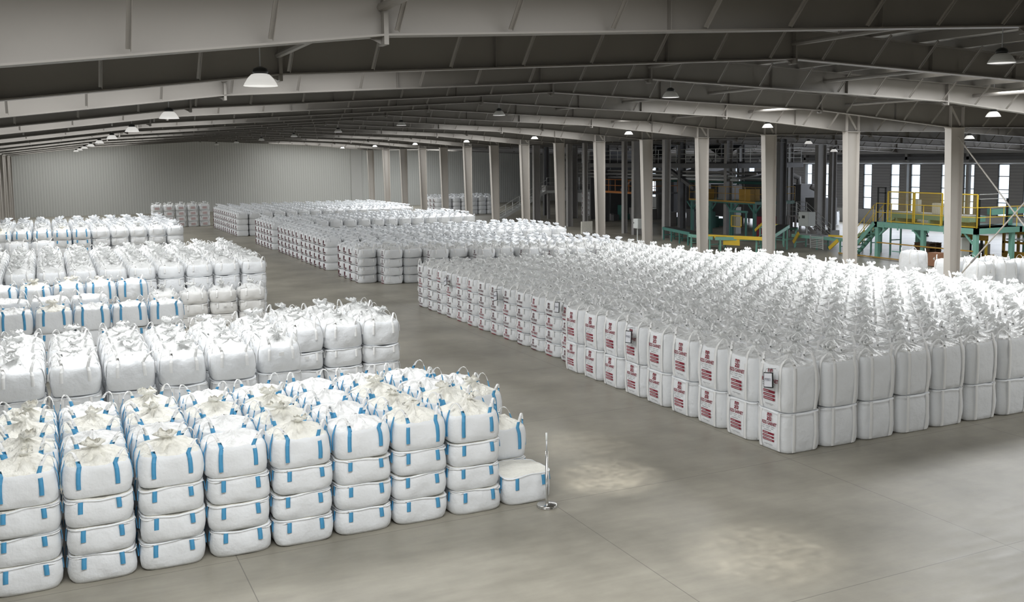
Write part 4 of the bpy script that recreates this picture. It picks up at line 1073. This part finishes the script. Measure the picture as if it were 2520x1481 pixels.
# far walkway with stairs
wk = empty('conveyor_walkway', (44, 84, 0), 'grey railed conveyor walkway with a long stair behind the columns', 'walkway')
link('deck', MB().box(0, 9, 0, 1.3, 2.55, 2.8, 'cab_white').box(0, 9, .2, 1.1, 2.8, 3.3, 'mid_steel').mesh('deck'), wk)
link('handrail', rail(MB(), [(0, 0, 2.8), (9, 0, 2.8)], 1.25, 'rail_grey', .9, .03, (1.0, .6, .3)).mesh('handrail'), wk)
for x in (.5, 3.2, 6.0, 8.6): link('leg', MB().box(x - .12, x + .12, .5, .74, 0, 2.6, 'mid_steel').mesh('leg'), wk)
sw = MB()
for yy in (0, 1.0): sw.bar((0, yy, 2.7), (-5.2, yy, .1), .06, .28, 'rail_grey')
for i in range(12):
    t = (i + .5) / 12; sw.box(-5.2 * t - .13, -5.2 * t + .13, 0, 1.0, 2.7 * (1 - t) - .02, 2.7 * (1 - t) + .02, 'rail_grey')
so = link('stair', sw.mesh('stair'), wk)
link('stair_rail', rail(MB(), [(0, 0, 2.75), (-5.2, 0, .1)], 1.1, 'rail_grey', .8, .03, (1.0, .55)).mesh('stair_rail'), so)
# framed machine under the right end of the platform
un = empty('bag_press', (45.0, 35.6, 0), 'ochre framed machine with dark uprights under the platform end', 'machine')
m_ = MB().box(-.1, .1, -.1, 1.6, 1.35, 1.62, 'ochre').box(-.06, .06, -.1, -.02, 0, 1.4, 'yellow').box(-.06, .06, 1.5, 1.58, 0, 1.4, 'yellow')
link('frame', m_.mesh('frame'), un)
link('uprights', MB().box(.1, .2, .3, .4, 0, 1.35, 'black').box(.1, .2, 1.0, 1.1, 0, 1.35, 'black').box(.1, .2, .3, 1.1, .55, .75, 'mid_steel').mesh('uprights'), un)
link('press_block', MB().box(.3, 1.0, .2, 1.3, 0, .55, 'ochre').box(.4, .9, .4, 1.1, .55, 1.1, 'mid_steel').mesh('press_block'), un)
un2 = empty('frame_machine', (47.5, 34.2, 0), 'ochre and white framed machine at the right picture edge', 'machine')
m_ = MB()
for x, y in ((0, 0), (0, 2.2), (1.2, 0), (1.2, 2.2)): m_.box(x, x + .12, y, y + .12, 0, 1.72, 'ochre')
for z in (.5, 1.05, 1.6): m_.box(0, .1, 0, 2.3, z, z + .12, 'ochre')
link('frame', m_.mesh('frame'), un2); link('white_table', MB().box(-.1, 1.2, .13, 2.0, 1.25, 1.32, 'cab_white').mesh('white_table'), un2)
link('lower_panel', MB().box(-.02, 0, .1, 2.2, .05, .5, 'ochre').mesh('lower_panel'), un2)
# upper belt machine beyond the platform corner
ub = empty('sealing_conveyor', (50.0, 37.0, 0), 'green sealing conveyor with yellow motor at the right picture edge', 'conveyor')
m_ = MB().bar((-3.0, 0, 2.75), (4.0, -3.2, 3.15), .5, .32, 'green').bar((-3.0, 0, 2.95), (4.0, -3.2, 3.35), .42, .05, 'galv')
link('frame', m_.mesh('frame'), ub)
for t in (.15, .6): p = Vector((-3, 0, 0)).lerp(Vector((4, -3.2, 0)), t); link('leg', MB().box(p.x - .1, p.x + .1, p.y - .1, p.y + .1, 0 if t > .5 else 2.115, 2.7, 'green').mesh('leg'), ub)
link('drive_motor', MB().box(.2, .8, -1.9, -1.4, 2.95, 3.3, 'yellow').lathe([(0, 0), (.14, 0), (.14, .3), (0, .3)], 1.9, -2.2, 'yellow', 14, 3.3).mesh('drive_motor'), ub)
link('top_bracket', MB().box(-.5, -.3, -1.2, -.4, 3.0, 3.65, 'green').box(-.9, -.3, -1.2, -1.1, 3.4, 3.6, 'green').mesh('top_bracket'), ub)
# crate, pallets
cr = empty('cardboard_crate', (42.6, 36.6, 0), 'brown cardboard crate with a white mark beside the nearest column', 'crate')
link('crate_body', MB().box(-.3, .3, -.35, .35, .04, .75, 'board').mesh('crate_body'), cr)
link('white_mark', flat_text('4', .22, 'cab_white', bold=.01), cr, (-.303, -.05, .38))
for k in range(6):
    e = empty('wooden_pallet', (46.0, 40.2, .145 * k), 'dark wooden pallet %s in the stack under the green platform' % ('at the bottom' if k == 0 else 'at the top' if k == 5 else ORD[k] + ' from the bottom'), 'pallet', 'pallets under the green platform')
    m_ = MB()
    for i in range(5): m_.box(-.55, .55, -.5 + i * .23, -.5 + i * .23 + .11, .12, .143, 'wood')
    link('top_boards', m_.mesh('top_boards'), e)
    m_ = MB()
    for xx in (-.5, 0, .42): m_.box(xx, xx + .09, -.5, .53, .0, .12, 'wood')
    link('bearers', m_.mesh('bearers'), e)

# ------------------------------------------------------------------ people
def skin_figure(name, joints, bones, radii, m, parent=None):
    me = bpy.data.meshes.new(name); keys = list(joints)
    me.from_pydata([joints[k] for k in keys], [(keys.index(a), keys.index(b)) for a, b in bones], [])
    me.materials.append(M[m])
    o = bpy.data.objects.new(name, me); C.objects.link(o)
    md = o.modifiers.new('skin', 'SKIN'); me.skin_vertices or None
    if not me.skin_vertices:
        bm_layer = me.attributes
    for i, k in enumerate(keys):
        me.skin_vertices[0].data[i].radius = (radii[k], radii[k] * .9); me.skin_vertices[0].data[i].use_root = (k == 'pelvis')
    sb = o.modifiers.new('sub', 'SUBSURF'); sb.levels = 1; sb.render_levels = 1
    if parent: o.parent = parent
    return o
def skin_mesh(name, joints, bones, radii, m):
    import bmesh
    bm = bmesh.new(); ly = bm.verts.layers.skin.verify(); vv = {}
    for k, p in joints.items():
        v = bm.verts.new(p); v[ly].radius = (radii[k], radii[k] * .85); v[ly].use_root = (k == 'pelvis'); vv[k] = v
    for a, b in bones: bm.edges.new((vv[a], vv[b]))
    me = bpy.data.meshes.new(name); bm.to_mesh(me); bm.free(); me.materials.append(M[m])
    o = bpy.data.objects.new(name, me); C.objects.link(o)
    o.modifiers.new('skin', 'SKIN').use_smooth_shade = True
    sb = o.modifiers.new('sub', 'SUBSURF'); sb.levels = sb.render_levels = 1
    return o
BON = [('pelvis', 'belly'), ('belly', 'chest'), ('chest', 'neck'), ('neck', 'head'), ('head', 'crown')]
for sd in 'lr':
    BON += [('chest', 'sh' + sd), ('sh' + sd, 'el' + sd), ('el' + sd, 'wr' + sd), ('wr' + sd, 'ha' + sd), ('pelvis', 'hi' + sd), ('hi' + sd, 'kn' + sd), ('kn' + sd, 'an' + sd), ('an' + sd, 'to' + sd)]
RAD = dict(pelvis=.13, belly=.125, chest=.14, neck=.055, head=.095, crown=.085)
for sd in 'lr': RAD.update({'sh' + sd: .065, 'el' + sd: .045, 'wr' + sd: .032, 'ha' + sd: .035, 'hi' + sd: .095, 'kn' + sd: .062, 'an' + sd: .045, 'to' + sd: .038})
def person(loc, rz, J, label, extra=()):
    o = skin_mesh('person', J, BON, RAD, 'cloth'); o.location = loc; o.rotation_euler = (0, 0, rz); tag(o, label, 'person')
    h = J['head']
    f = MB().lathe([(0, -.11), (.05, -.10), (.075, -.05), (.085, .0), (.083, .05), (.06, .10), (0, .115)], h[0] + .018, h[1], 'skin', 16, h[2] + .01)
    link('face', f.mesh('face', True), o)
    hr = MB().lathe([(.092, .02), (.097, .07), (.075, .125), (0, .145)], h[0] - .008, h[1], 'black', 16, h[2] + .01); link('hair', hr.mesh('hair', True), o)
    ft = MB()
    for sd in 'lr':
        a = J['an' + sd]; ft.box(a[0] - .08, a[0] + .19, a[1] - .05, a[1] + .05, a[2] - .085, a[2] - .01, 'black')
    link('shoes', ft.mesh('shoes'), o)
    return o
J = dict(pelvis=(0, 0, .93), belly=(.01, 0, 1.10), chest=(.0, 0, 1.32), neck=(0, 0, 1.50), head=(.02, 0, 1.61), crown=(.02, 0, 1.70))
for sd, y in (('l', .1), ('r', -.1)):
    J.update({'sh' + sd: (0, y * 1.9, 1.42), 'el' + sd: (-.02, y * 2.5, 1.13), 'wr' + sd: (.10, y * 2.4, .90), 'ha' + sd: (.14, y * 2.3, .82), 'hi' + sd: (0, y * .95, .88), 'kn' + sd: (.06 if sd == 'l' else -.02, y * 1.3, .50), 'an' + sd: (.02 if sd == 'l' else -.10, y * 1.5, .09), 'to' + sd: (.15 if sd == 'l' else .04, y * 1.6, .035)})
person((57.6, 50.6, 0), R(110), J, 'person in dark clothes standing beyond the platform, only legs showing')
J2 = dict(pelvis=(0, 0, .95), belly=(.03, 0, 1.12), chest=(.07, 0, 1.33), neck=(.09, 0, 1.50), head=(.12, 0, 1.61), crown=(.13, 0, 1.70))
for sd, y in (('l', .1), ('r', -.1)):
    J2.update({'sh' + sd: (.07, y * 1.9, 1.42), 'el' + sd: (.20, y * 3.2, 1.22), 'wr' + sd: (.42, y * 3.6, 1.20), 'ha' + sd: (.50, y * 3.6, 1.20), 'hi' + sd: (.05, y * .95, .92), 'kn' + sd: (.42, y * 1.4, .90), 'an' + sd: (.46, y * 1.4, .50), 'to' + sd: (.60, y * 1.4, .44)})
person((48.6, 74.0, 0), R(-120), J2, 'person in dark clothes seated on the dark cart behind the columns')
ct = empty('yard_cart', (48.6, 74.0, 0), 'dark green motor cart with a driver behind the columns', 'vehicle')
ct.rotation_euler = (0, 0, R(-120))
link('chassis', MB().box(-.8, 1.1, -.5, .5, .28, .42, 'dgreen').box(.62, 1.1, -.45, .45, .42, .95, 'dgreen').box(-.8, -.3, -.45, .45, .42, .75, 'dgreen').mesh('chassis'), ct)
link('seat', MB().box(-.25, .25, -.3, .3, .42, .82, 'rubber').mesh('seat'), ct)
link('steering_bar', MB().tube([(.62, 0, .9), (.52, 0, 1.18)], .025, 'rubber', 8).tube([(.51, -.38, 1.19), (.51, .38, 1.19)], .018, 'rubber', 8).mesh('steering_bar'), ct)
for x in (-.5, .8):
    for y in (-.52, .52):
        w = MB().tube([(0, -.08, 0), (0, .08, 0)], .26, 'rubber', 18); link('wheel', w.mesh('wheel'), ct, (x, y, .26))
link('front_plate', MB().box(1.1, 1.14, -.2, .2, .45, .62, 'cab_white').mesh('front_plate'), ct)
tag(link('floor_panel', MB().box(37.9, 38.9, 66.5, 66.6, 0, .95, 'cream').mesh('floor_panel')), 'low cream partition board behind the columns', 'panel')
